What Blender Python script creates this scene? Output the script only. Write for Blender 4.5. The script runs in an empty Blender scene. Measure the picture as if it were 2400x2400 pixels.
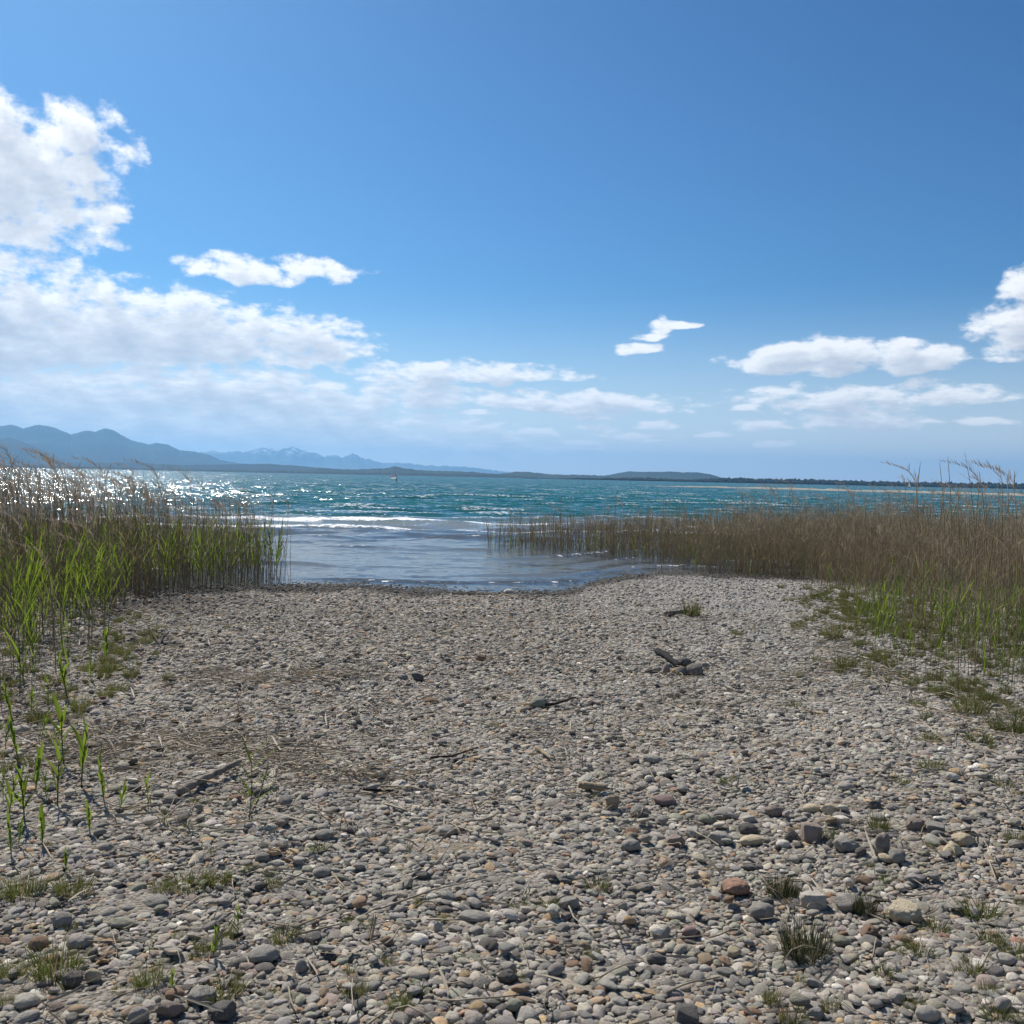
import bpy, bmesh, math, random
import numpy as np
from mathutils import Vector, Matrix, noise as mnoise

random.seed(11)
rng = np.random.default_rng(11)
R = math.radians
scene = bpy.context.scene
COL = scene.collection

# ------------------------------------------------------------------ camera
FPX = 2355.0                       # focal length in pixels of the 2400 px photograph
CAM = Vector((0.0, 0.0, 2.0))      # lake surface is z = 0
PITCH, ROLL = -1.95, 1.22
cam_data = bpy.data.cameras.new("camera")
cam_data.sensor_width = 36.0
cam_data.lens = 36.0 * FPX / 2400.0
cam_data.clip_start = 0.05
cam_data.clip_end = 120000.0
cam = bpy.data.objects.new("camera", cam_data)
CAMROT = Matrix.Rotation(R(90 + PITCH), 3, 'X') @ Matrix.Rotation(R(ROLL), 3, 'Z')
cam.matrix_world = Matrix.Translation(CAM) @ CAMROT.to_4x4()
COL.objects.link(cam)
scene.camera = cam

# ------------------------------------------------------------------ light
SUN_AZ, SUN_EL = -34.0, 45.0       # degrees; azimuth measured from +Y towards +X
to_sun = Vector((math.sin(R(SUN_AZ)) * math.cos(R(SUN_EL)), math.cos(R(SUN_AZ)) * math.cos(R(SUN_EL)), math.sin(R(SUN_EL))))
sun_data = bpy.data.lights.new("sun", 'SUN')
sun_data.energy = 5.0
sun_data.angle = R(0.53)
sun_data.color = (1.0, 0.95, 0.88)
sun = bpy.data.objects.new("sun", sun_data)
sun.rotation_euler = to_sun.to_track_quat('Z', 'Y').to_euler()
sun.location = (0, 0, 60)
COL.objects.link(sun)
scene.view_settings.view_transform = 'Standard'
scene.view_settings.look = 'None'
scene.view_settings.gamma = 1.0
scene.view_settings.exposure = 0.2
scene.view_settings.use_curve_mapping = False
cy = scene.cycles
cy.use_denoising = True
cy.denoiser = 'OPENIMAGEDENOISE'
cy.denoising_input_passes = 'RGB_ALBEDO_NORMAL'
cy.denoising_prefilter = 'ACCURATE'
cy.max_bounces = 4; cy.diffuse_bounces = 1; cy.glossy_bounces = 2; cy.transmission_bounces = 2
cy.transparent_max_bounces = 12; cy.volume_bounces = 0
cy.sample_clamp_indirect = 6.0
cy.use_adaptive_sampling = True
cy.adaptive_threshold = 0.02


def ray(px, py):
    d = CAMROT @ Vector(((px - 1200) / FPX, (1200 - py) / FPX, -1.0))
    return d.normalized()


def azel(px, py):
    d = ray(px, py)
    return math.degrees(math.atan2(d.x, d.y)), math.degrees(math.asin(d.z))


# ------------------------------------------------------------------ node helpers
class NT:
    def __init__(self, tree):
        self.t = tree

    def n(self, kind, **kw):
        nd = self.t.nodes.new(kind)
        for k, v in kw.items():
            setattr(nd, k, v)
        return nd

    def link(self, a, b):
        self.t.links.new(a, b)

    def put(self, sock, v):
        if hasattr(v, 'is_linked') or isinstance(v, bpy.types.NodeSocket):
            self.link(v, sock)
        else:
            sock.default_value = v

    def math(self, op, a, b=None, c=None, clamp=False):
        m = self.n('ShaderNodeMath', operation=op, use_clamp=clamp)
        self.put(m.inputs[0], a)
        if b is not None: self.put(m.inputs[1], b)
        if c is not None: self.put(m.inputs[2], c)
        return m.outputs[0]

    def vmath(self, op, a, b=None):
        m = self.n('ShaderNodeVectorMath', operation=op)
        self.put(m.inputs[0], a)
        if b is not None: self.put(m.inputs[1], b)
        return m.outputs[0]

    def vscale(self, a, s):
        m = self.n('ShaderNodeVectorMath', operation='SCALE')
        self.put(m.inputs[0], a); self.put(m.inputs['Scale'], s)
        return m.outputs[0]

    def maprange(self, v, a, b, c=0.0, d=1.0, smooth=False):
        m = self.n('ShaderNodeMapRange', interpolation_type='SMOOTHSTEP' if smooth else 'LINEAR')
        self.put(m.inputs[0], v)
        for i, x in enumerate((a, b, c, d)): self.put(m.inputs[1 + i], x)
        return m.outputs[0]

    def noise(self, vec, scale, detail=4.0, rough=0.55, dim='3D', color=False, dist=0.0):
        m = self.n('ShaderNodeTexNoise', noise_dimensions=dim)
        if vec is not None: self.link(vec, m.inputs['Vector'])
        m.inputs['Scale'].default_value = scale
        m.inputs['Detail'].default_value = detail
        m.inputs['Roughness'].default_value = rough
        m.inputs['Distortion'].default_value = dist
        return m.outputs['Color' if color else 0]

    def mix(self, f, a, b, mode='MIX'):
        m = self.n('ShaderNodeMix', data_type='RGBA', blend_type=mode)
        self.put(m.inputs[0], f)
        for s, v in ((m.inputs[6], a), (m.inputs[7], b)):
            if isinstance(v, tuple) and len(v) == 3: v = (*v, 1.0)
            self.put(s, v)
        return m.outputs[2]

    def combine(self, x, y, z):
        m = self.n('ShaderNodeCombineXYZ')
        for i, v in enumerate((x, y, z)): self.put(m.inputs[i], v)
        return m.outputs[0]

    def sep(self, v):
        m = self.n('ShaderNodeSeparateXYZ'); self.link(v, m.inputs[0])
        return m.outputs

    def ramp(self, f, stops):
        m = self.n('ShaderNodeValToRGB')
        e = m.color_ramp.elements
        while len(e) < len(stops): e.new(0.5)
        for el, (p, c) in zip(e, stops):
            el.position = p; el.color = (*c, 1.0)
        self.put(m.inputs[0], f)
        return m.outputs[0]


# ------------------------------------------------------------------ world: sky with clouds
world = bpy.data.worlds.new("World")
scene.world = world
world.use_nodes = True
world.cycles.sampling_method = 'MANUAL'
world.cycles.sample_map_resolution = 512
SKY_TINT = (0.24, 0.435, 0.56)

# clouds seen: centre x, centre y, half width, half height up, half height down (photo pixels), body
CLOUDS = [
    (-60, 410, 350, 210, 210, 1.1), (150, 340, 170, 120, 120, .8), (160, 490, 160, 120, 110, .7),
    (-150, 780, 640, 230, 150, 1.15), (330, 790, 460, 130, 75, 1.1), (640, 808, 270, 85, 55, .9),
    (-100, 1000, 900, 190, 90, 1.15), (480, 930, 480, 85, 75, .95), (640, 1000, 520, 85, 70, .8),
    (560, 637, 150, 36, 30, .8), (750, 630, 120, 38, 30, .9),
    (1080, 878, 291.2, 33, 24, 0.85), (960, 935, 212.8, 44, 22, 0.85), (1330, 945, 302.4, 33, 26, 0.96),
    (1370, 980, 78.4, 17.6, 12, 0.9), (1390, 1005, 67.2, 12.1, 9, 0.8), (1570, 765, 68.2, 20.7, 13, 0.86), (1495, 827, 55, 24.15, 12, 0.86), (1515, 787, 49.28, 18.97, 14, 0.86),
    (1840, 852, 150, 50, 30, 1.15), (1960, 832, 120, 54, 48, 1.15), (2145, 838, 115, 54, 42, 1.15),
    (2420, 770, 160, 100, 80, 1.15), (2400, 690, 67.2, 66, 50, 0.96),
    (1960, 945, 291.2, 41.8, 20, 0.85), (2200, 930, 190.4, 39.6, 22, 0.75), (2020, 992, 201.6, 37.4, 18, 0.9),
    (1790, 1004, 84, 22, 11, 0.9), (1745, 960, 56, 14.3, 10, 0.8), (1490, 1026, 112, 16.5, 10, 0.9), (1345, 1052, 89.6, 13.2, 9, 0.8), (1345, 1036, 67.2, 9.9, 8, 0.75),
    (1820, 1043, 56, 17.6, 10, 0.9), (1680, 1022, 61.6, 12.1, 8, 0.85), (1250, 1016, 67.2, 12.1, 8, 0.8), (1540, 998, 56, 12.1, 8, 0.8), (2310, 985, 78.4, 16.5, 12, 0.71), (1190, 1030, 70, 10, 8, 0.85), (1120, 965, 80, 10, 8, 0.8), (930, 1030, 120, 12, 9, 0.85), (1230, 1058, 90, 8, 7, 0.8), (1110, 1000, 100.8, 19.8, 14, 0.75), (1010, 1055, 358.4, 49.5, 30, 0.6),
]


def cloud_group(name, clouds, detail):
    """cloud thickness over (azimuth, elevation) in degrees"""
    g = bpy.data.node_groups.new(name, 'ShaderNodeTree')
    g.interface.new_socket("uv", in_out='INPUT', socket_type='NodeSocketVector')
    g.interface.new_socket("d", in_out='OUTPUT', socket_type='NodeSocketFloat')
    q = NT(g)
    gi, go = q.n('NodeGroupInput'), q.n('NodeGroupOutput')
    uv = gi.outputs[0]
    x, y, z = q.sep(uv)
    # features flatten towards the horizon
    yl = q.math('LOGARITHM', q.math('MULTIPLY_ADD', q.math('MAXIMUM', y, 0.0), 1 / 7.0, 1.0), math.e)
    nv = q.combine(q.math('MULTIPLY', x, .8), q.math('MULTIPLY', yl, 26.0), 0.0)
    warp = q.noise(nv, 0.55, 1.0, 0.5, '2D', color=True)
    amp = q.maprange(y, 0.5, 8.0, 0.38, 1.1)
    p = q.vmath('ADD', q.combine(x, y, 0.0), q.vmath('MULTIPLY', q.vscale(q.vmath('SUBTRACT', warp, (0.5, 0.5, 0.5)), amp), (1, 1, 0)))
    F = None
    for (cx, cy_, hw, hu, hd, body) in clouds:
        a0, e0 = azel(cx, cy_)
        a1 = azel(cx + hw, cy_)[0]
        e1 = azel(cx, cy_ - hu)[1]
        e2 = azel(cx, cy_ + hd)[1]
        su, sv, k = 1 / (a1 - a0), 1 / (e1 - e0), (e1 - e0) / (e0 - e2)
        m = q.n('ShaderNodeVectorMath', operation='MULTIPLY_ADD')
        q.link(p, m.inputs[0]); m.inputs[1].default_value = (su, sv, 0); m.inputs[2].default_value = (-a0 * su, -e0 * sv, 0)
        t = m.outputs[0]
        if abs(k - 1) > .02: t = q.vmath('MAXIMUM', t, q.vmath('MULTIPLY', t, (1, -k, 0)))
        dt = q.n('ShaderNodeVectorMath', operation='DOT_PRODUCT'); q.link(t, dt.inputs[0]); q.link(t, dt.inputs[1])
        f = q.math('MULTIPLY_ADD', dt.outputs['Value'], -body, body)
        F = f if F is None else q.math('MAXIMUM', F, f)
    F = q.math('MAXIMUM', F, -1.2)
    nz = q.noise(nv, 0.66, detail, 0.58, '2D')
    d = q.math('MULTIPLY_ADD', q.math('SUBTRACT', nz, 0.5), 2.6, F)
    q.link(d, go.inputs[0])
    return g


SKY_STRENGTH = 0.075


def build_world():
    t = world.node_tree
    t.nodes.clear()
    w = NT(t)
    tc = w.n('ShaderNodeTexCoord')
    dirv = w.vmath('NORMALIZE', tc.outputs['Generated'])
    dx, dy, dz = w.sep(dirv)
    deg = 180 / math.pi
    az = w.math('MULTIPLY', w.math('ARCTAN2', dx, dy), deg)
    el = w.math('MULTIPLY', w.math('ARCSINE', dz), deg)
    uv = w.combine(az, el, 0.0)
    sky = w.n('ShaderNodeTexSky', sky_type='NISHITA')
    sky.sun_disc = False
    sky.sun_elevation = R(SUN_EL)
    sky.sun_rotation = R(SUN_AZ)
    sky.altitude = 520
    sky.air_density = 1.0
    sky.dust_density = 1.0
    sky.ozone_density = 2.0
    gm = w.n('ShaderNodeGamma'); gm.inputs[1].default_value = 1.32
    w.link(sky.outputs[0], gm.inputs[0])
    blue = w.vmath('MULTIPLY', gm.outputs[0], SKY_TINT)
    veil = w.math('MULTIPLY', w.math('POWER', w.maprange(el, 11.0, 0.0), 1.8), .95)
    blue = w.mix(veil, blue, (1.0 / SKY_STRENGTH, 1.0 / SKY_STRENGTH, 1.0 / SKY_STRENGTH))

    def background(col):
        bg = w.n('ShaderNodeBackground'); bg.inputs['Strength'].default_value = SKY_STRENGTH
        w.link(col, bg.inputs['Color'])
        return bg.outputs[0]

    def clouded(dens_fine, dens_soft):
        d0 = dens_fine(uv)
        near = w.maprange(el, 1.0, 11.0, 0.42, 1.0)
        d1 = dens_soft(w.vmath('ADD', uv, w.vscale((-0.35, 0.50, 0.0), near)))
        d2 = dens_soft(w.vmath('ADD', uv, w.vscale((-0.8, 1.15, 0.0), near)))
        alpha = w.math('MULTIPLY', w.maprange(d0, -0.08, 0.70, 0.0, 1.0, smooth=True), .97)
        alpha = w.math('MULTIPLY', alpha, w.maprange(el, 0.6, 4.5, 0.6, 1.0, smooth=True))
        alpha = w.math('MULTIPLY', alpha, w.maprange(el, -0.3, 0.3))
        occ = w.math('ADD', w.math('MULTIPLY', w.math('MAXIMUM', d1, 0.0), 0.45), w.math('MULTIPLY', w.math('MAXIMUM', d2, 0.0), 0.55))
        lit = w.maprange(w.math('EXPONENT', w.math('MULTIPLY', occ, -1.0)), 0.22, 0.85)
        ccol = w.mix(lit, (0.50, 0.545, 0.62), (1.0, 1.0, 1.0))
        return background(w.mix(alpha, blue, w.vscale(ccol, 1.0 / SKY_STRENGTH)))

    def use(g):
        def f(vec):
            n = w.n('ShaderNodeGroup'); n.node_tree = g
            w.link(vec, n.inputs[0])
            return n.outputs[0]
        return f

    def choose(test, a, b):
        m = w.n('ShaderNodeMixShader')
        w.link(test, m.inputs[0]); w.link(a, m.inputs[1]); w.link(b, m.inputs[2])
        return m.outputs[0]

    # the sky is cut into sectors only to save time: clouds near a cut are known on both sides of it
    edges = [-34.0, -15.0, -3.0, 9.0, 34.0]
    shader = None
    for i in range(4):
        lo, hi = edges[i] - 2.2, edges[i + 1] + 2.2
        sub = [c for c in CLOUDS if azel(c[0] + c[2] * 1.25, c[1])[0] > lo and azel(c[0] - c[2] * 1.25, c[1])[0] < hi]
        top = max(azel(c[0], c[1] - c[3] * 1.3)[1] for c in sub) + 2.0
        s = clouded(use(cloud_group("clouds_fine_%d" % i, sub, 7.0)), use(cloud_group("clouds_soft_%d" % i, sub, 3.0)))
        s = choose(w.math('GREATER_THAN', el, top), s, background(blue))
        shader = s if shader is None else choose(w.math('GREATER_THAN', az, edges[i]), shader, s)
    # beyond the picture the same broken cloud goes on
    nv = w.combine(w.math('MULTIPLY', az, .5), el, 0.0)
    nz = w.noise(nv, .06, 5.0, .55, '2D')
    al = w.math('MULTIPLY', w.maprange(nz, .60, .72, smooth=True), w.maprange(el, 70.0, 45.0))
    out_bg = background(w.mix(al, blue, (.8 / SKY_STRENGTH, .82 / SKY_STRENGTH, .85 / SKY_STRENGTH)))
    shader = choose(w.math('GREATER_THAN', w.math('ABSOLUTE', az), 34.0), shader, out_bg)
    out = w.n('ShaderNodeOutputWorld')
    w.link(shader, out.inputs['Surface'])


build_world()


# ------------------------------------------------------------------ object helpers
def tag(o, label=None, cat=None, group=None, kind=None):
    if label: o["label"] = label
    if cat: o["category"] = cat
    if group: o["group"] = group
    if kind: o["kind"] = kind
    return o


def link_obj(name, mesh, parent=None):
    o = bpy.data.objects.new(name, mesh)
    COL.objects.link(o)
    if parent is not None: o.parent = parent
    return o


def make_mesh(name, verts, faces, mats=(), smooth=True, mat_idx=None):
    me = bpy.data.meshes.new(name)
    me.from_pydata([tuple(v) for v in verts], [], faces)
    for m in mats: me.materials.append(m)
    if smooth: me.polygons.foreach_set('use_smooth', [True] * len(me.polygons))
    if mat_idx is not None: me.polygons.foreach_set('material_index', mat_idx)
    me.update()
    return me


def grid_mesh(name, V, mats=(), smooth=True, wrap=False):
    """V is a (rows, cols, 3) array."""
    nr, nc = V.shape[:2]
    idx = np.arange(nr * nc).reshape(nr, nc)
    q = np.stack([idx[:-1, :-1], idx[:-1, 1:], idx[1:, 1:], idx[1:, :-1]], -1).reshape(-1, 4)
    me = bpy.data.meshes.new(name)
    me.vertices.add(nr * nc)
    me.vertices.foreach_set('co', V.reshape(-1).astype(np.float32))
    me.loops.add(q.size)
    me.loops.foreach_set('vertex_index', q.reshape(-1).astype(np.int32))
    me.polygons.add(len(q))
    me.polygons.foreach_set('loop_start', np.arange(0, q.size, 4, dtype=np.int32))
    me.polygons.foreach_set('loop_total', np.full(len(q), 4, np.int32))
    me.update(calc_edges=True)
    if smooth: me.polygons.foreach_set('use_smooth', np.ones(len(q), bool))
    for m in mats: me.materials.append(m)
    return me


class MB:
    """collects pieces of one mesh"""
    def __init__(self):
        self.v, self.f, self.mi = [], [], []

    def add(self, v, f, mi=0):
        o = len(self.v)
        self.v += [tuple(p) for p in v]
        self.f += [tuple(i + o for i in q) for q in f]
        self.mi += [mi] * len(f)
        return self

    def mesh(self, name, mats, smooth=True):
        return make_mesh(name, self.v, self.f, mats, smooth, self.mi)


def tube(pts, radii, sides=5, cap=True):
    pts = [Vector(p) for p in pts]
    v, f = [], []
    n = len(pts)
    up = Vector((0.13, 0.31, 1)).normalized()
    for i, p in enumerate(pts):
        t = (pts[min(i + 1, n - 1)] - pts[max(i - 1, 0)]).normalized()
        a = t.cross(up)
        if a.length < 0.15: a = t.cross(Vector((1, 0.2, 0)))
        a.normalize(); b = t.cross(a)
        for k in range(sides):
            th = 2 * math.pi * k / sides
            v.append(p + (a * math.cos(th) + b * math.sin(th)) * radii[i])
    for i in range(n - 1):
        for k in range(sides):
            k2 = (k + 1) % sides
            f.append((i * sides + k, i * sides + k2, (i + 1) * sides + k2, (i + 1) * sides + k))
    if cap:
        f.append(tuple(range(sides))[::-1]); f.append(tuple((n - 1) * sides + k for k in range(sides)))
    return v, f


def blade(base, direction, length, width, droop, segs=5, twist=0.0, fold=0.25):
    """a grass-like leaf: a folded ribbon with a tapered tip"""
    base = Vector(base); d = Vector(direction).normalized()
    side = d.cross(Vector((0, 0, 1)))
    if side.length < 0.05: side = Vector((math.cos(twist), math.sin(twist), 0))
    side.normalize()
    side = Matrix.Rotation(twist, 3, d) @ side
    v, f = [], []
    p = base.copy()
    for i in range(segs + 1):
        s = i / segs
        wdt = width * (min(1, 0.45 + 2.2 * s)) * (1 - s ** 2.2) + 0.0004
        nrm = side.cross(d).normalized()
        v += [p - side * wdt * .5 + nrm * wdt * fold, p, p + side * wdt * .5 + nrm * wdt * fold]
        d = (d + Vector((0, 0, -droop * (0.3 + s)))).normalized()
        p = p + d * length / segs
    for i in range(segs):
        a = 3 * i
        f += [(a, a + 1, a + 4, a + 3), (a + 1, a + 2, a + 5, a + 4)]
    return v, f


_ico = {}


def ico(sub):
    if sub not in _ico:
        bm = bmesh.new()
        bmesh.ops.create_icosphere(bm, subdivisions=sub, radius=1.0)
        _ico[sub] = (np.array([v.co[:] for v in bm.verts]), [tuple(v.index for v in fc.verts) for fc in bm.faces])
        bm.free()
    return _ico[sub]


def stone_mesh(name, mat, sub=3, seed=0, sx=1.0, sy=.8, sz=.55, lump=.18, rough=0.0, block=0.0, cuts=0):
    """unit stone (longest half axis about 1)"""
    V, F = ico(sub)
    r = random.Random(seed)
    off = Vector((r.uniform(-50, 50), r.uniform(-50, 50), r.uniform(-50, 50)))
    planes = []
    for _ in range(cuts):
        nn = Vector((r.gauss(0, 1), r.gauss(0, 1), r.gauss(0, .8))).normalized()
        planes.append((nn, r.uniform(.55, .82)))
    out = []
    for p in V:
        q = Vector(p)
        if block:
            m = max(abs(q.x), abs(q.y), abs(q.z))
            q = q.lerp(q / m * 0.82, block)
        k = 1 + lump * mnoise.noise(q * 1.3 + off) + lump * .5 * mnoise.noise(q * 2.7 + off)
        if rough: k += rough * mnoise.fractal(q * 4.0 + off, .8, 2.0, 5)
        q = q * k
        for nn, dd in planes:
            e = q.dot(nn) - dd
            if e > 0: q = q - nn * e * .9
        out.append((q.x * sx, q.y * sy, q.z * sz))
    return make_mesh(name, out, F, [mat], True)


# ------------------------------------------------------------------ materials
def new_mat(name):
    m = bpy.data.materials.new(name); m.use_nodes = True
    m.node_tree.nodes.clear()
    return m, NT(m.node_tree)


def finish(w, shader):
    o = w.n('ShaderNodeOutputMaterial'); w.link(shader, o.inputs['Surface'])


def principled(w, col, rough=.8, bump=None, spec=.3, bdist=.01, bstr=.5):
    b = w.n('ShaderNodeBsdfPrincipled')
    w.put(b.inputs['Base Color'], (*col, 1) if isinstance(col, tuple) else col)
    w.put(b.inputs['Roughness'], rough)
    b.inputs['Specular IOR Level'].default_value = spec
    if bump is not None:
        bn = w.n('ShaderNodeBump')
        bn.inputs['Strength'].default_value = bstr
        bn.inputs['Distance'].default_value = bdist
        w.link(bump, bn.inputs['Height']); w.link(bn.outputs[0], b.inputs['Normal'])
    return b.outputs[0]


def stone_material(name, instanced):
    m, w = new_mat(name)
    tc = w.n('ShaderNodeTexCoord')
    if instanced:
        a = w.n('ShaderNodeAttribute', attribute_type='INSTANCER', attribute_name='col')
        col, seed = a.outputs['Color'], a.outputs['Alpha']
    else:
        a = w.n('ShaderNodeObjectInfo')
        col, seed = a.outputs['Color'], a.outputs['Random']
    vec = w.vmath('ADD', tc.outputs['Object'], w.vscale(w.combine(1.0, 0.7, 0.4), w.math('MULTIPLY', seed, 40.0)))
    n1 = w.noise(vec, 1.6, 4, .6)
    n2 = w.noise(vec, 9.0, 4, .7)
    veins = w.noise(vec, 2.2, 3, .5, dist=1.5)
    k = w.math('MULTIPLY_ADD', n1, 0.9, 0.55)
    k = w.math('MULTIPLY', k, w.math('MULTIPLY_ADD', n2, 1.1, 0.45))
    v = w.math('ABSOLUTE', w.math('SUBTRACT', veins, 0.5))
    vein = w.maprange(v, 0.0, 0.02, 0.35, 0.0)
    c = w.vscale(col, k)
    c = w.mix(vein, c, (0.42, 0.40, 0.36))
    # dust and lichen in the pits
    c = w.mix(w.maprange(n2, .55, .75, 0, .35), c, (.36, .325, .27))
    bump = w.math('ADD', n2, w.math('MULTIPLY', n1, .6))
    finish(w, principled(w, c, .85, bump, .2, .06, .6))
    return m


M_PEB_I = stone_material("pebble_stone_mass", True)
M_PEB = stone_material("pebble_stone", False)


def plant_material(name, c1, c2, transl, tcol, rough=.6, spec=.2):
    m, w = new_mat(name)
    oi = w.n('ShaderNodeObjectInfo')
    geo = w.n('ShaderNodeNewGeometry')
    n = w.noise(geo.outputs['Position'], 6.0, 3, .6)
    f = w.math('ADD', w.math('MULTIPLY', oi.outputs['Random'], .7), w.math('MULTIPLY', w.math('SUBTRACT', n, .35), .8), clamp=True)
    col = w.mix(f, c1, c2)
    b = w.n('ShaderNodeBsdfPrincipled')
    w.link(col, b.inputs['Base Color']); b.inputs['Roughness'].default_value = rough
    b.inputs['Specular IOR Level'].default_value = spec
    if transl > 0:
        t = w.n('ShaderNodeBsdfTranslucent')
        w.link(w.mix(f, tcol, tuple(x * .75 for x in tcol)), t.inputs['Color'])
        mx = w.n('ShaderNodeMixShader'); mx.inputs[0].default_value = transl
        w.link(b.outputs[0], mx.inputs[1]); w.link(t.outputs[0], mx.inputs[2])
        finish(w, mx.outputs[0])
    else:
        finish(w, b.outputs[0])
    return m


M_DRY = plant_material("dry_reed", (.34, .265, .16), (.20, .155, .09), .12, (.30, .23, .12))
M_DRYLEAF = plant_material("dry_leaf", (.32, .26, .16), (.20, .165, .09), .35, (.34, .27, .14))
M_PLUME = plant_material("reed_plume", (.36, .29, .22), (.25, .19, .145), .4, (.40, .31, .23))
M_GREENSTEM = plant_material("green_stem", (.075, .125, .03), (.05, .085, .025), 0, (0, 0, 0))
M_GREEN = plant_material("green_leaf", (.085, .138, .027), (.055, .092, .022), .46, (.25, .345, .035))
M_GRASS = plant_material("grass_blade", (.075, .105, .025), (.13, .12, .045), .35, (.17, .20, .04))
M_RUSH = plant_material("dark_rush", (.035, .055, .022), (.06, .07, .032), .15, (.06, .09, .03))
M_STRAW = plant_material("straw", (.42, .36, .26), (.26, .20, .135), .1, (.36, .29, .2))


def wood_material(name, c1, c2, char=0.0):
    m, w = new_mat(name)
    tc = w.n('ShaderNodeTexCoord')
    v = w.vmath('MULTIPLY', tc.outputs['Object'], (3.0, 28.0, 28.0))
    n = w.noise(v, 1.6, 5, .65)
    n2 = w.noise(tc.outputs['Object'], 9.0, 3, .6)
    col = w.mix(w.maprange(n, .3, .7), c1, c2)
    col = w.mix(w.maprange(n2, .5, .7, 0, .5), col, tuple(x * .45 for x in c2))
    finish(w, principled(w, col, .85, n, .2, .01, .8))
    return m


M_WOOD = wood_material("weathered_wood", (.30, .26, .21), (.17, .14, .11))
M_TANWOOD = wood_material("tan_wood", (.42, .33, .22), (.24, .18, .115))
M_CHAR = wood_material("charred_wood", (.012, .012, .014), (.03, .028, .028))
M_DARKWOOD = wood_material("dark_wet_wood", (.07, .055, .042), (.035, .028, .023))


def simple(name, col, rough=.6, spec=.3):
    m, w = new_mat(name)
    geo = w.n('ShaderNodeTexCoord')
    n = w.noise(geo.outputs['Object'], 5.0, 3, .6)
    c = w.mix(w.maprange(n, .3, .7), tuple(x * .85 for x in col), tuple(min(1, x * 1.1) for x in col))
    finish(w, principled(w, c, rough, None, spec))
    return m


# ------------------------------------------------------------------ ground, lake bed
def sstep(a, b, x):
    t = np.clip((np.asarray(x, float) - a) / (b - a), 0, 1)
    return t * t * (3 - 2 * t)


def shore(x):
    x = np.asarray(x, float)
    return 17.3 + 3.9 * sstep(0.6, 2.9, x) - 1.3 * sstep(-3.6, -6.0, x) + .10 * np.sin(x * 1.9 + .5) + .08 * np.sin(x * 4.3)


def lump(x, y):
    return (.011 * np.sin(x * 1.7 + y * .6) + .012 * np.sin(y * 1.3 - x * .5 + 1) + .008 * np.sin(x * 3.9 + 1.1 + .7 * np.sin(y * 2.2))
            + .007 * np.sin(y * 4.6 + .8 * np.sin(x * 2.5)) + .05 * np.exp(-(((x - 1.9) / 1.2) ** 2 + ((y - 5.6) / .7) ** 2)))


def height(x, y):
    x = np.asarray(x, float); y = np.asarray(y, float)
    d = y - shore(x)
    up = .023 * np.minimum(-d, 45) + .012 * sstep(0, 1.2, -d)
    down = -.016 * d - .09 * np.maximum(d - 19, 0)
    z = np.where(d < 0, up, np.maximum(down, -4.0 + 0 * d))
    return z + lump(x, y) * (.12 + .88 * sstep(.3, 4.0, -d))


def H(x, y):
    return float(height(x, y))


def ground_at(px, py, z=None):
    """point of the beach (or of a level z) seen at a photo pixel"""
    d = ray(px, py)
    zz = .2 if z is None else z
    for _ in range(12):
        t = (zz - CAM.z) / d.z
        p = CAM + d * t
        if z is not None: return p
        zz = H(p.x, p.y)
    return Vector((p.x, p.y, zz))


def pxsize(p):
    """metres per photo pixel at a point"""
    return (CAMROT.transposed() @ (Vector(p) - CAM)).z * -1 / FPX


def build_ground():
    m, w = new_mat("gravel_ground")
    geo = w.n('ShaderNodeNewGeometry')
    p = geo.outputs['Position']
    n1 = w.noise(p, 1.1, 5, .6)
    n2 = w.noise(p, 38.0, 4, .65)
    vo = w.n('ShaderNodeTexVoronoi'); vo.inputs['Scale'].default_value = 62.0
    w.link(p, vo.inputs['Vector'])
    grit = w.ramp(w.sep(vo.outputs['Color'])[0], [(0, (.13, .11, .088)), (.5, (.25, .222, .183)), (1, (.38, .348, .295))])
    c = w.mix(w.maprange(n1, .45, .66), grit, (.22, .18, .13))
    c = w.mix(w.maprange(n2, .45, .7, 0, .7), c, (.20, .165, .125))
    z = w.sep(p)[2]
    wet = w.maprange(z, -.01, .05, .5, 1.0)
    c = w.vscale(c, wet)
    # lake bed: pale sand and algae stones further out
    c = w.mix(w.maprange(z, -.03, -.25), c, (.30, .275, .21))
    hgt = w.math('ADD', w.math('MULTIPLY', vo.outputs['Distance'], -1.0), w.math('MULTIPLY', n2, .7))
    finish(w, principled(w, c, .9, hgt, .2, .012, .8))
    xs = np.concatenate([np.linspace(-900, -26, 24)[:-1], np.linspace(-26, 26, 380), np.linspace(26, 900, 24)[1:]])
    ys = np.concatenate([np.linspace(-500, -4, 20)[:-1], np.linspace(-4, 26, 330), np.geomspace(26, 900, 60)[1:]])
    X, Y = np.meshgrid(xs, ys)
    Z = height(X, Y)
    Z += (.006 * rng.standard_normal(Z.shape)) * (np.abs(X) < 26) * (Y < 26)
    o = link_obj("ground", grid_mesh("ground", np.stack([X, Y, Z], -1), [m]))
    tag(o, kind='structure')
    # the deep lake bed beyond
    a = np.radians(np.linspace(-75, 75, 60)); r = np.geomspace(700, 40000, 30)
    A, RR = np.meshgrid(a, r)
    V = np.stack([RR * np.sin(A), RR * np.cos(A), np.full_like(A, -4.3)], -1)
    b = link_obj("lake_bed", grid_mesh("lake_bed", V[::-1], [m]))
    tag(b, kind='structure')


build_ground()


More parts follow.
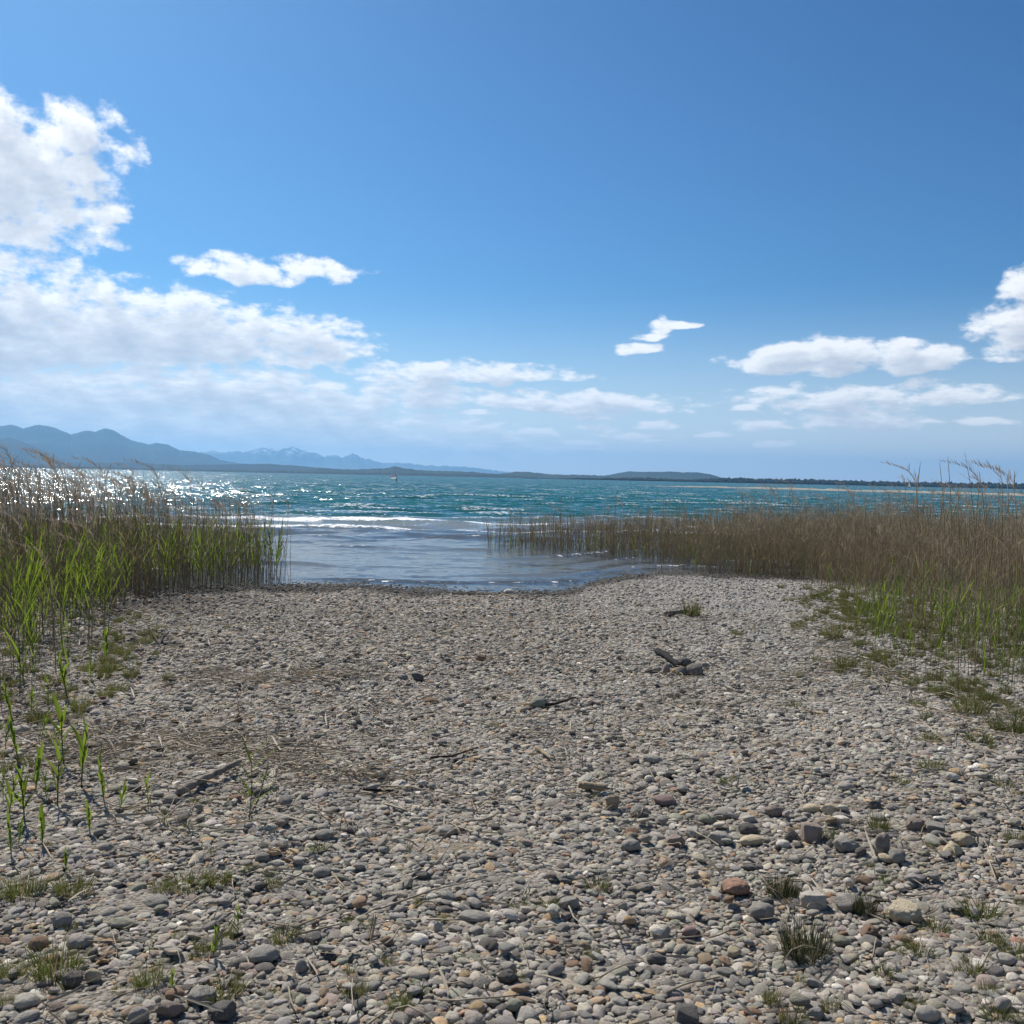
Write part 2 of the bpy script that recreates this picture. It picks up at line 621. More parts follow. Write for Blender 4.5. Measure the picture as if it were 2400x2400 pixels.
# ------------------------------------------------------------------ lake
def build_lake():
    m, w = new_mat("lake_water")
    geo = w.n('ShaderNodeNewGeometry')
    P = geo.outputs['Position']
    X, Y, Z = w.sep(P)
    at = w.n('ShaderNodeAttribute', attribute_name='depth')
    fo = w.n('ShaderNodeAttribute', attribute_name='foam')
    depth = at.outputs['Fac']
    dist = w.n('ShaderNodeVectorMath', operation='LENGTH'); w.link(P, dist.inputs[0])
    # choppy facets: slopes come from a noise, stretched along the crests
    v1 = w.vmath('MULTIPLY', P, (.55, 1.0, 1.0))
    far = w.maprange(dist.outputs['Value'], 25, 90, smooth=True)
    s1 = w.vmath('SUBTRACT', w.noise(v1, 2.6, 3, .6, color=True), (.5, .5, .5))
    s2 = w.vmath('SUBTRACT', w.noise(v1, .42, 4, .62, color=True), (.5, .5, .5))
    s3 = w.vmath('SUBTRACT', w.noise(v1, 9.0, 2, .5, color=True), (.5, .5, .5))
    slope = w.vmath('ADD', w.vscale(s1, w.math('MULTIPLY_ADD', far, 1.0, .32)),
                    w.vmath('ADD', w.vscale(s2, w.math('MULTIPLY', far, .7)), w.vscale(s3, w.math('MULTIPLY_ADD', far, .75, .22))))
    sx, sy, sz = w.sep(slope)
    lean = w.math('MULTIPLY', far, -.17)
    pert = w.combine(sx, w.math('ADD', sy, lean), 0.0)
    N = w.vmath('NORMALIZE', w.vmath('ADD', geo.outputs['Normal'], pert))
    # body colour by real depth
    deep = w.mix(w.maprange(w.noise(v1, .05, 3, .6), .4, .62), (.010, .095, .105), (.014, .125, .12))
    body = w.mix(w.maprange(depth, .25, 2.0, smooth=True), (.27, .275, .245), deep)
    fr = w.n('ShaderNodeFresnel'); fr.inputs['IOR'].default_value = 1.333
    w.link(N, fr.inputs['Normal'])
    gl = w.n('ShaderNodeBsdfGlossy'); gl.inputs['Roughness'].default_value = .13
    w.link(N, gl.inputs['Normal'])
    df = w.n('ShaderNodeBsdfDiffuse'); w.link(body, df.inputs['Color'])
    tr = w.n('ShaderNodeBsdfTransparent')
    w.link(w.mix(w.maprange(depth, 0.0, .5), (.93, .95, .93), (.55, .62, .55)), tr.inputs['Color'])
    m1 = w.n('ShaderNodeMixShader')
    w.link(w.maprange(depth, .03, .8, .15, 1.0, smooth=True), m1.inputs[0])
    w.link(tr.outputs[0], m1.inputs[1]); w.link(df.outputs[0], m1.inputs[2])
    m2 = w.n('ShaderNodeMixShader')
    w.link(fr.outputs[0], m2.inputs[0]); w.link(m1.outputs[0], m2.inputs[1]); w.link(gl.outputs[0], m2.inputs[2])
    # foam
    fn = w.noise(w.vmath('MULTIPLY', P, (.8, 1.4, 1.4)), 5.0, 5, .7)
    fmask = w.maprange(w.math('ADD', w.math('MULTIPLY', fo.outputs['Fac'], 1.0), w.math('MULTIPLY', w.math('SUBTRACT', fn, .5), 2.4)), .5, .74, smooth=True)
    fmask = w.math('MULTIPLY', fmask, w.maprange(fo.outputs['Fac'], .02, .12))
    fd = w.n('ShaderNodeBsdfPrincipled'); fd.inputs['Base Color'].default_value = (.85, .86, .86, 1); fd.inputs['Roughness'].default_value = .7
    m3 = w.n('ShaderNodeMixShader')
    w.link(fmask, m3.inputs[0]); w.link(m2.outputs[0], m3.inputs[1]); w.link(fd.outputs[0], m3.inputs[2])
    finish(w, m3.outputs[0])

    nc = 660
    a = np.radians(np.linspace(-46, 46, nc))
    r = np.concatenate([np.geomspace(14.5, 1500, 860), np.geomspace(1500, 12000, 40)[1:]])
    A, RR = np.meshgrid(a, r)
    X = RR * np.sin(A); Y = RR * np.cos(A)
    dr = np.gradient(r)[:, None]
    d = Y - shore(X)
    dep = np.clip(-height(X, Y), -.5, 4)
    Z = np.zeros_like(X)
    g = np.random.default_rng(4)
    calm = sstep(4, 24, d)
    for i in range(44):
        lam = 10 ** g.uniform(-.05, .82)           # 0.9 to 6.6 m
        th = g.normal(0.12, .42)                   # crests run mostly across the picture
        k = 2 * math.pi / lam
        amp = .0125 * lam ** .9 * g.uniform(.6, 1.4) * .42
        amp = amp * np.clip((lam / (2.2 * dr)) - .6, 0, 1)
        ph = k * (X * math.sin(th) - Y * math.cos(th)) + g.uniform(0, 6.28)
        s = np.sin(ph)
        Z += amp * (s + .35 * s * s - .17) * (calm * .97 + .03)
    wob = .7 * np.sin(X * .23 + 1) + .35 * np.sin(X * .61)
    foam = np.zeros_like(X)
    brk = [(41.5, .19, 1.05, -30, 1.6), (36.4, .16, 1.0, -30, 3.2), (49.5, .13, .45, -30, 8), (33.0, .06, .35, 0, 0)]
    n1 = np.sin(X * .47 + 2) * .5 + np.sin(X * 1.13 + .4) * .35 + np.sin(X * 2.7) * .2
    for yc, hgt, fa, xa, xb in brk:
        e = Y - (yc + wob * .8)
        ridge = np.where(e < 0, np.exp(-(e / .55) ** 2), np.exp(-(e / 1.3) ** 2))
        side = np.clip(.80 + .3 * np.sin(X * .31 + yc) + .3 * n1, .2, 1.15)
        Z += hgt * ridge * side
        foam = np.maximum(foam, fa * np.exp(-((e + .3) / .34) ** 2) * np.clip(side + .05, 0, 1.0))
        foam = np.maximum(foam, .27 * np.exp(-((e + 1.5) / 1.0) ** 2) * side * (fa > .5))
    for yc, hgt, s_ in ((31.5, .05, .5), (27.4, .045, .4), (24.4, .05, .32), (22.0, .045, .27), (20.2, .032, .22), (18.9, .025, .16)):
        e = Y - (yc + wob * .35 + 3.0 * sstep(0.6, 3.5, X) * (yc < 26) + .12 * np.sin(X * 1.4 + yc))
        side = np.clip(.6 + .7 * np.sin(X * .5 + yc * 3.1) + .3 * np.sin(X * 1.7 + yc), .1, 1.3)
        Z += 1.5 * hgt * np.where(e < 0, np.exp(-(e / s_) ** 2), np.exp(-(e / (2.2 * s_)) ** 2)) * side
        foam = np.maximum(foam, .42 * np.exp(-((e + .15) / (.45 * s_)) ** 2) * np.clip(side - .55, 0, 1) * 1.6)
    # whitecaps on the highest crests
    cap = sstep(.085, .15, Z) * (d > 27) * (Y < 420)
    foam = np.maximum(foam, .5 * cap)
    foam *= (Y < 700)
    me = grid_mesh("lake", np.stack([X, Y, Z], -1), [m])
    for nm, arr in (('depth', dep), ('foam', foam)):
        at = me.attributes.new(nm, 'FLOAT', 'POINT')
        at.data.foreach_set('value', arr.reshape(-1).astype(np.float32))
    o = link_obj("lake_water", me)
    tag(o, kind='structure')


build_lake()


# ------------------------------------------------------------------ far shore, hills, mountains
def hill_material(name, c1, c2, scale, snow=None):
    m, w = new_mat(name)
    geo = w.n('ShaderNodeNewGeometry')
    P = geo.outputs['Position']
    n = w.noise(P, scale, 6, .65)
    n2 = w.noise(P, scale * .17, 4, .6)
    c = w.mix(w.maprange(w.math('ADD', w.math('MULTIPLY', n, .5), w.math('MULTIPLY', n2, .5)), .42, .58), c1, c2)
    if snow:
        z = w.sep(P)[2]
        k = w.math('MULTIPLY', w.maprange(z, snow, snow * 1.25), w.maprange(n, .48, .6))
        c = w.mix(k, c, (.75, .77, .8))
    finish(w, principled(w, c, .95, None, .1))
    return m


def interp_profile(prof, xs):
    p = np.array(prof, float)
    return np.interp(xs, p[:, 0], p[:, 1])


def ridge(name, prof, dist, depth, mat, label, cat='hill', front=1.0, noise_amp=.25, fine=0.0, seed=0, step=3.0):
    p = np.array(prof, float)
    xs = np.arange(p[0, 0], p[-1, 0] + .1, step)
    ys = interp_profile(prof, xs)
    g = np.random.default_rng(seed)
    if fine:
        ys = ys + np.convolve(g.normal(0, fine, len(xs)), [.25, .5, .25], 'same')
    ts = np.concatenate([np.linspace(-1, 0, 15), np.linspace(0, 1, 6)[1:]])
    V = np.zeros((len(ts), len(xs), 3))
    for j, (x, y) in enumerate(zip(xs, ys)):
        d = ray(x, y)
        hd = math.hypot(d.x, d.y)
        hgt = max(CAM.z + dist * d.z / hd, 1.0)
        for i, t in enumerate(ts):
            rr = dist + depth * t * (front if t < 0 else 1.0)
            s = (1 - abs(t)) ** (1.15 if t < 0 else 1.0)
            wx, wy = d.x / hd * rr, d.y / hd * rr
            q = Vector((wx, wy, seed * 977.0)) / (depth * .45)
            nn = mnoise.fractal(q, .9, 2.1, 5)
            gul = 1 - noise_amp * (abs(nn) * 1.6) * (4 * abs(t) * (1 - abs(t))) if t != 0 else 1
            V[i, j] = (wx, wy, -2.0 + (hgt + 2.0) * s * gul)
    o = link_obj(name, grid_mesh(name, V, [mat]))
    o["kind"] = 'structure'
    o["label"] = label
    return o


M_MTN = hill_material("forest_mountain", (.014, .022, .016), (.034, .042, .03), .004)
M_MTN_FAR = hill_material("rock_mountain", (.07, .085, .07), (.17, .17, .155), .003, snow=560)
M_HILL = hill_material("wooded_hill", (.014, .022, .016), (.028, .036, .022), .02)
M_MEADOW = hill_material("meadow_hill", (.016, .026, .016), (.04, .055, .028), .006)

B_PROF = [(430, 1075), (468, 1060), (497, 1055.6), (525, 1060), (551, 1058), (585, 1056), (613, 1049), (632, 1053), (646, 1051), (668, 1051), (687, 1046), (700, 1053),
          (719, 1059), (742, 1062), (760, 1069), (784, 1066), (802, 1072), (815, 1066), (826, 1063), (838, 1066), (844, 1072), (872, 1078), (896, 1086), (924, 1084),
          (961, 1085), (998, 1091), (1045, 1092), (1096, 1095), (1147, 1101), (1194, 1106), (1260, 1114)]
A_PROF = [(-260, 1010), (-160, 985), (-80, 1002), (0, 999), (29, 995.5), (54, 1004), (91, 995), (128, 1002), (166, 1018), (203, 1009), (224, 1012), (248, 1003), (269, 1010),
          (306, 1031), (348, 1042), (369, 1037), (398, 1043), (422, 1056), (456, 1058), (489, 1066), (518, 1078), (580, 1089), (640, 1100)]
A2_PROF = [(-300, 1000), (-150, 1018), (-60, 1036), (0, 1029), (21, 1025), (54, 1035), (104, 1056), (145, 1072), (199, 1085), (248, 1093), (300, 1100)]
C0_PROF = [(-300, 1085), (0, 1084), (120, 1086), (300, 1083), (420, 1090), (534, 1088), (621, 1087), (679, 1090), (745, 1096), (793, 1099), (860, 1104)]
C_PROF = [(640, 1108), (700, 1101), (747, 1099), (793, 1100), (854, 1100), (900, 1097), (924, 1093), (961, 1099), (1003, 1103), (1054, 1104), (1105, 1106), (1166, 1111),
          (1217, 1105), (1259, 1108), (1301, 1113), (1343, 1112), (1399, 1114), (1450, 1118), (1500, 1122), (1600, 1126)]
D_PROF = [(1380, 1126), (1420, 1114), (1473, 1105), (1515, 1106), (1565, 1105), (1600, 1107), (1630, 1106.5), (1663, 1111), (1686, 1118), (1720, 1128)]
E_PROF = [(1250, 1124), (1350, 1119), (1500, 1118), (1547, 1120), (1616, 1123), (1650, 1121), (1696, 1117), (1780, 1120), (1873, 1121), (1966, 1123), (2059, 1126), (2152, 1128), (2245, 1129),
          (2400, 1132), (2600, 1136), (2800, 1140)]
S_PROF = [(-300, 1086), (0, 1090.5), (200, 1094), (400, 1099), (600, 1103.5), (800, 1107), (1000, 1110), (1100, 1112), (1180, 1114), (1260, 1118)]

ridge("mountain", B_PROF, 35000, 3200, M_MTN_FAR, "far pale blue mountain chain with jagged snowy peaks", fine=1.3, seed=3)
ridge("mountain", A_PROF, 19000, 3800, M_MTN, "tall blue mountain with rounded summits at the left", fine=.8, seed=5)
ridge("mountain", A2_PROF, 14000, 2000, M_MTN, "darker blue mountain flank at the left edge, in front of the tall mountain", fine=.3, seed=7)
ridge("hill", C0_PROF, 11500, 900, M_HILL, "low wooded hills along the foot of the mountains at the left", fine=.5, seed=9)
ridge("hill", D_PROF, 10500, 800, M_MEADOW, "broad blue hill with meadow slope behind the forest at centre right", fine=.5, seed=12)
ridge("hill", C_PROF, 9000, 600, M_MEADOW, "low dark blue wooded hills beyond the lake at centre", fine=.8, seed=15)
ridge("far_shore", S_PROF, 7600, 150, M_HILL, "thin dark line of trees along the far lake shore", fine=.6, seed=18, step=2.0)


def build_forest():
    """the wooded far bank: crowns too far away to count"""
    g = random.Random(5)
    V1, F1 = ico(1)
    mb = MB()
    for k in range(1900):
        x = g.uniform(1230, 2790)
        top = interp_profile(E_PROF, x)
        d = ray(x, top); hd = math.hypot(d.x, d.y)
        row = g.random()
        dist = 4700 + 380 * row
        full = CAM.z + dist * d.z / hd
        hgt = max(full * (.5 + .5 * row) * g.uniform(.82, 1.08), 3)
        cx, cy_ = d.x / hd * dist, d.y / hd * dist
        rx = g.uniform(5.5, 13)
        c = Vector((cx, cy_, hgt * .5))
        off = Vector((g.uniform(0, 90), g.uniform(0, 90), 0))
        pts = []
        for p in V1:
            q = Vector(p) * (1 + .4 * mnoise.noise(Vector(p) * 1.7 + off))
            pts.append((c.x + q.x * rx, c.y + q.y * rx, c.z + q.z * hgt * .5 * g.uniform(.9, 1.1)))
        mb.add(pts, F1)
    o = link_obj("forest", mb.mesh("forest", [M_HILL], False))
    tag(o, "dark wooded bank along the far shore at the right", "forest", kind='stuff')
    prof = [(x, y + (1144 + .0213 * (x - 2400) - y) * .35) for x, y in E_PROF]
    ridge("hill", prof, 5250, 380, M_HILL, "low ground under the wooded bank at the right", fine=.3, seed=21)


build_forest()


# ------------------------------------------------------------------ sand spit
def build_spit():
    m, w = new_mat("spit_sand")
    geo = w.n('ShaderNodeNewGeometry')
    n = w.noise(geo.outputs['Position'], .5, 5, .65)
    z = w.sep(geo.outputs['Position'])[2]
    c = w.mix(w.maprange(n, .4, .62), (.36, .335, .285), (.235, .21, .17))
    c = w.mix(w.maprange(z, .22, .05), c, (.17, .15, .115))
    finish(w, principled(w, c, .9, n, .2, .2, .5))
    ctr = [(1440, 11.6, .2), (1560, 13, .6), (1800, 14.0, .95), (2000, 15.2, 1.0), (2200, 16.3, 1.1), (2400, 17.6, 1.2), (2700, 19.5, 1.3)]
    ts = np.linspace(0, 1, 260)
    pts, wd = [], []
    P = np.array(ctr)
    for t in ts:
        x = P[0, 0] + t * (P[-1, 0] - P[0, 0])
        dy = np.interp(x, P[:, 0], P[:, 1])
        hy = 1120 + .0213 * (x - 1200)
        p = ground_at(x, hy + dy, 0.0)
        pts.append(p); wd.append(np.interp(x, P[:, 0], P[:, 2]))
    g = np.random.default_rng(8)
    ks = np.linspace(-1, 1, 15)
    V = np.zeros((len(ks), len(pts), 3))
    for j, p in enumerate(pts):
        d = Vector((p.x, p.y, 0)).normalized()
        nz = .75 + .35 * mnoise.fractal(Vector((j * .09, 3.1, 0)), 1, 2, 4)
        for i, k in enumerate(ks):
            half = 9 * wd[j]
            q = p + d * (k * half + half)
            n2 = mnoise.fractal(Vector((q.x * .2, q.y * .2, 1)), 1, 2, 3) * .08
            V[i, j] = (q.x, q.y, -.25 + (1.15 * min(wd[j], 1) * nz + n2) * (1 - abs(k) ** 2.2))
    o = link_obj("sand_spit", grid_mesh("sand_spit", V, [m]))
    tag(o, "narrow pale sand and gravel spit across the lake at the right", kind='structure')


build_spit()


# ------------------------------------------------------------------ scattering
def proto_collection(name, meshes):
    c = bpy.data.collections.new(name)          # kept out of the scene: only its shapes are used
    for i, me in enumerate(meshes):
        c.objects.link(bpy.data.objects.new("%s_%02d" % (name, i), me))
    return c


def scatter(name, coll, pos, rot, scl, pick, col=None):
    n = len(pos)
    me = bpy.data.meshes.new(name)
    me.vertices.add(n)
    me.vertices.foreach_set('co', np.asarray(pos, np.float32).reshape(-1))
    for nm, typ, arr, key in (('rot', 'FLOAT_VECTOR', rot, 'vector'), ('scl', 'FLOAT_VECTOR', scl, 'vector'), ('pick', 'INT', pick, 'value'), ('col', 'FLOAT_COLOR', col, 'color')):
        if arr is None: continue
        a = me.attributes.new(nm, typ, 'POINT')
        a.data.foreach_set(key, np.asarray(arr, np.int32 if typ == 'INT' else np.float32).reshape(-1))
    o = link_obj(name, me)
    ng = bpy.data.node_groups.new(name, 'GeometryNodeTree')
    ng.interface.new_socket("Geometry", in_out='INPUT', socket_type='NodeSocketGeometry')
    ng.interface.new_socket("Geometry", in_out='OUTPUT', socket_type='NodeSocketGeometry')
    q = NT(ng)
    gi, go = q.n('NodeGroupInput'), q.n('NodeGroupOutput')
    ci = q.n('GeometryNodeCollectionInfo')
    ci.inputs['Collection'].default_value = coll
    ci.inputs['Separate Children'].default_value = True
    ci.inputs['Reset Children'].default_value = True
    ip = q.n('GeometryNodeInstanceOnPoints')
    q.link(gi.outputs[0], ip.inputs['Points'])
    q.link(ci.outputs[0], ip.inputs['Instance'])
    ip.inputs['Pick Instance'].default_value = True

    def attr(nm, typ):
        a = q.n('GeometryNodeInputNamedAttribute', data_type=typ)
        a.inputs['Name'].default_value = nm
        return a.outputs[0]
    q.link(attr('pick', 'INT'), ip.inputs['Instance Index'])
    er = q.n('FunctionNodeEulerToRotation')
    q.link(attr('rot', 'FLOAT_VECTOR'), er.inputs[0])
    q.link(er.outputs[0], ip.inputs['Rotation'])
    q.link(attr('scl', 'FLOAT_VECTOR'), ip.inputs['Scale'])
    q.link(ip.outputs[0], go.inputs[0])
    md = o.modifiers.new("scatter", 'NODES'); md.node_group = ng
    return o


# ------------------------------------------------------------------ hero stones (measured in the photograph)
# px, py of the foot, width px, height px, tone, form, words
GREY, PALE, DARK, TAN, RED, BROWN, CREAM, PURPLE, WHITE, GREEN = ((.27, .265, .255), (.38, .37, .345), (.115, .112, .11), (.40, .30, .19), (.33, .215, .165),
    (.21, .145, .105), (.46, .41, .31), (.24, .205, .19), (.62, .61, .58), (.25, .26, .215))
HERO = [
    (1193, 1392, 26, 13, WHITE, 'flat', "pale flat stone at the water's edge, beside the long thin stick"),
    (1125, 1550, 26, 20, BROWN, 'angular', "reddish brown stone alone on the shingle, above the middle of the beach"),
    (943, 1594, 26, 16, GREY, 'round', "grey stone touching the dark stone in the middle of the beach"),
    (978, 1598, 36, 24, DARK, 'angular', "dark stone with flat face in the middle of the beach, beside a grey one"),
    (1010, 1652, 34, 18, BROWN, 'round', "rounded brown stone in mid beach below the pair of dark stones"),
    (1262, 1662, 42, 32, GREEN, 'round', "large smooth greenish grey stone with a dark stick lying at its right"),
    (833, 1700, 26, 20, DARK, 'angular', "small dark angular stone left of centre on mid beach"),
    (1905, 1976, 52, 52, PURPLE, 'block', "tall brownish grey boulder with shadowed front among the larger stones"),
    (2105, 2026, 44, 38, GREY, 'rough', "rough grey stone right of the upright wood stump"),
    (1990, 2000, 62, 40, GREY, 'rough', "rough grey stone left of the upright wood stump"),
    (2262, 1984, 54, 30, CREAM, 'rough', "cream flat stone, upper of the two cream stones at the right"),
    (2240, 2008, 48, 36, CREAM, 'angular', "cream wedge stone with dark shadow, lower of the two cream stones at the right"),
    (2196, 1958, 52, 30, GREY, 'block', "grey block with dark front near the right edge, above the cream stones"),
    (2150, 1948, 46, 32, PURPLE, 'round', "brown grey stone left of the grey block near the right edge"),
    (1727, 2104, 74, 40, RED, 'rough', "porous reddish stone left of the dark rush tuft"),
    (1910, 2136, 62, 46, PALE, 'block', "square pale stone block with dark front right of the rush tuft"),
    (1788, 2160, 60, 44, GREY, 'round', "smooth rounded dark grey stone below the small rush tuft"),
    (1993, 2142, 74, 40, GREY, 'angular', "angular slanting grey stone between the square block and the cream boulder"),
    (2128, 2168, 80, 58, CREAM, 'rough', "largest cream boulder near the lower right"),
    (2040, 2202, 46, 36, BROWN, 'angular', "brown stone below the cream boulder at the lower right"),
    (2082, 2022, 44, 20, CREAM, 'flat', "cream flat pebble at the foot of the upright wood stump"),
    (1765, 1984, 62, 26, CREAM, 'flat', "cream flat stone among the larger grey stones right of centre"),
    (1630, 1966, 46, 26, PALE, 'round', "pale oval stone with speckles at the left of the larger stones"),
    (1860, 1975, 38, 32, DARK, 'angular', "dark stone left of the tall brownish boulder"),
    (1838, 1990, 34, 22, WHITE, 'round', "small white stone below the dark stone by the tall boulder"),
    (2040, 1708, 32, 12, WHITE, 'flat', "white elongated stone on the right side of the beach"),
    (2245, 1818, 34, 16, TAN, 'round', "orange tan stone near the right edge above the grass"),
    (2057, 1734, 24, 20, PALE, 'angular', "pale stone just below the white elongated stone"),
    (1617, 2204, 40, 32, (.25, .185, .185), 'angular', "purple grey angular stone left of the large rush tuft"),
    (1722, 2248, 34, 34, CREAM, 'angular', "cream pointed stone left of the large rush tuft"),
    (1612, 2408, 64, 52, DARK, 'block', "dark stone cut by the bottom edge, right of centre"),
    (1912, 2396, 42, 40, GREY, 'rough', "grey rough stone near the bottom edge, below the large rush tuft"),
    (1975, 2220, 40, 26, GREEN, 'round', "greenish grey stone at the right side of the large rush tuft"),
    (2180, 2398, 60, 40, PALE, 'flat', "pale wide stone at the bottom edge, lower right"),
    (2360, 2262, 56, 26, PALE, 'flat', "pale flat stone near the right edge, lower right corner"),
    (2385, 1990, 34, 22, GREY, 'round', "grey stone at the right edge level with the cream stones"),
    (1430, 1872, 0, 0, GREY, 'skip', ''),
    (1395, 2062, 0, 0, GREY, 'skip', ''),
    (1045, 1962, 50, 26, GREY, 'round', "broad grey stone in the shingle near the picture centre"),
    (1160, 1948, 26, 16, DARK, 'block', "small dark cube shaped stone near the picture centre"),
    (985, 2062, 48, 18, DARK, 'flat', "long dark flat stone below the picture centre"),
    (1098, 2142, 46, 22, DARK, 'angular', "dark flat stone, upper one of a stacked pair below centre"),
    (1112, 2162, 74, 20, GREY, 'flat', "long grey slab, lower one of a stacked pair below centre"),
    (1026, 2188, 22, 30, PALE, 'round', "pale egg stone standing on end below centre"),
    (982, 2218, 44, 28, WHITE, 'round', "whitish oval stone at lower centre"),
    (905, 2220, 30, 26, BROWN, 'round', "round brown stone left of the whitish oval stone"),
    (1190, 2310, 52, 36, DARK, 'angular', "dark grey stone beside the small green tuft at lower centre"),
    (1190, 2284, 44, 32, GREY, 'angular', "grey stone behind the dark stone at lower centre"),
    (1207, 2372, 40, 30, GREEN, 'round', "olive grey stone near the bottom edge at centre"),
    (1328, 2158, 28, 20, PURPLE, 'round', "small brown pebble right of the grass patch below centre"),
    (1300, 2156, 24, 22, CREAM, 'round', "small pale yellow pebble right of the grass patch below centre"),
    (1335, 2135, 50, 34, GREY, 'angular', "grey rounded stone behind the yellow pebble below centre"),
    (1540, 2262, 46, 26, DARK, 'flat', "dark smooth stone at lower right of centre"),
    (612, 2262, 76, 40, GREY, 'round', "largest smooth grey boulder in the lower left"),
    (704, 2282, 28, 36, GREY, 'round', "grey egg stone right of the largest smooth boulder in the lower left"),
    (140, 2178, 46, 40, GREY, 'round', "grey slanted oval stone in the lower left"),
    (178, 2226, 58, 34, GREY, 'round', "broad grey stone below the slanted oval stone at the lower left"),
    (84, 2230, 46, 34, BROWN, 'round', "red brown round topped stone near the left edge"),
    (163, 2318, 46, 40, DARK, 'rough', "dark stone beside the grass clump in the lower left corner"),
    (214, 2304, 40, 36, CREAM, 'flat', "pale cream round stone right of the dark stone at the lower left"),
    (54, 2368, 58, 34, PALE, 'round', "pale oval stone in the bottom left corner"),
    (280, 2176, 60, 22, GREEN, 'flat', "flat green grey slab in the lower left"),
    (360, 2130, 58, 26, GREY, 'round', "grey flat stone pushed into the shingle left of the grass patch"),
    (470, 2360, 66, 50, GREY, 'angular', "grey angular slab leaning near the bottom edge, lower left"),
    (392, 2392, 70, 46, PURPLE, 'angular', "brown grey angular rock at the bottom edge, lower left"),
    (515, 2398, 70, 46, DARK, 'rough', "dark pitted rock at the bottom edge, left of centre"),
    (320, 2404, 46, 46, GREY, 'round', "upright blue grey stone at the bottom edge, lower left"),
    (628, 2054, 28, 24, CREAM, 'round', "small round yellowish stone in front of the grass patch"),
    (757, 1970, 44, 26, GREY, 'round', "grey oval stone left of centre above the grass"),
    (612, 2022, 34, 24, GREY, 'round', "tilted grey oval stone above the yellowish stone"),
    (752, 2058, 44, 24, GREY, 'round', "round grey stone right of the yellowish stone"),
    (355, 1936, 52, 22, PALE, 'flat', "pale arched flat stone right of the green shoots"),
    (395, 1886, 38, 24, GREY, 'round', "grey stone at the lower end of the driftwood plank"),
    (310, 1858, 38, 18, DARK, 'block', "dark wedge stone left of the driftwood plank"),
    (667, 1748, 44, 20, DARK, 'flat', "dark grey flat stone right of the straw drift"),
    (282, 1808, 36, 22, PALE, 'round', "pale round stone behind the green shoots at the left"),
    (608, 1870, 36, 22, DARK, 'angular', "dark blue grey stone beside the green shoot with the bare stem"),
    (556, 1696, 20, 22, BROWN, 'angular', "brown upright stone left of centre on mid beach"),
    (1480, 2000, 46, 34, GREY, 'rough', "grey weathered stone at the left end of the larger stones"),
    (1590, 1990, 48, 40, PURPLE, 'angular', "large brown grey angular stone at the left end of the larger stones"),
    (1585, 1960, 0, 0, GREY, 'skip', ''),
    (1560, 1890, 52, 26, (.25, .19, .19), 'round', "purplish rounded stone above the row of larger stones"),
    (1497, 1920, 40, 34, GREY, 'round', "grey round stone right of the wood stump at centre right"),
    (1530, 1790, 46, 24, PALE, 'flat', "pale flat stone at the top of the larger stones"),
    (1490, 1795, 34, 20, DARK, 'angular', "small dark angular stone at the top of the larger stones"),
    (1522, 1824, 40, 22, GREY, 'round', "grey rounded stone below the pale flat stone"),
    (1575, 1826, 34, 20, DARK, 'block', "dark block stone right of centre on the beach"),
    (2052, 1898, 32, 26, DARK, 'block', "dark blue grey cube stone near the top of the stones at the right"),
    (1905, 1906, 38, 22, CREAM, 'round', "pale tan stone behind the tall boulder"),
    (1950, 1912, 46, 30, CREAM, 'angular', "light brown stone right of the pale tan stone"),
    (1970, 1934, 48, 22, WHITE, 'flat', "whitish flat stone right of the tall boulder"),
    (1700, 1922, 52, 26, GREY, 'round', "grey rounded stone in the row of larger stones"),
    (1660, 1932, 46, 22, GREEN, 'round', "greenish stone in the row of larger stones"),
    (1820, 1916, 50, 34, PURPLE, 'angular', "brown angular stone in the row of larger stones"),
    (1755, 1958, 46, 30, DARK, 'round', "dark round stone in the row of larger stones"),
    (1690, 1984, 60, 34, GREY, 'rough', "wide rough grey stone in the row of larger stones"),
]
# the small fire place
FIRE = [(1562, 1583, 26, 28, PURPLE, 'angular', "brownish pointed stone at the front of the fire place"),
        (1540, 1578, 22, 16, GREY, 'round', "small grey stone at the front left of the fire place"),
        (1522, 1580, 22, 12, DARK, 'round', "dark flat stone at the left end of the fire place"),
        (1571, 1588, 14, 12, GREY, 'round', "smallest stone at the front of the fire place"),
        (1602, 1586, 32, 26, (.2, .19, .18), 'angular', "angular grey stone at the front right of the fire place"),
        (1630, 1586, 38, 30, (.18, .175, .165), 'round', "largest grey stone at the right end of the fire place"),
        (1606, 1567, 30, 26, DARK, 'round', "dark round stone at the back of the fire place"),
        (1652, 1568, 18, 16, GREY, 'round', "small round stone standing right of the fire place"),
        (1585, 1580, 20, 14, TAN, 'round', "tan stone between the front stones of the fire place")]

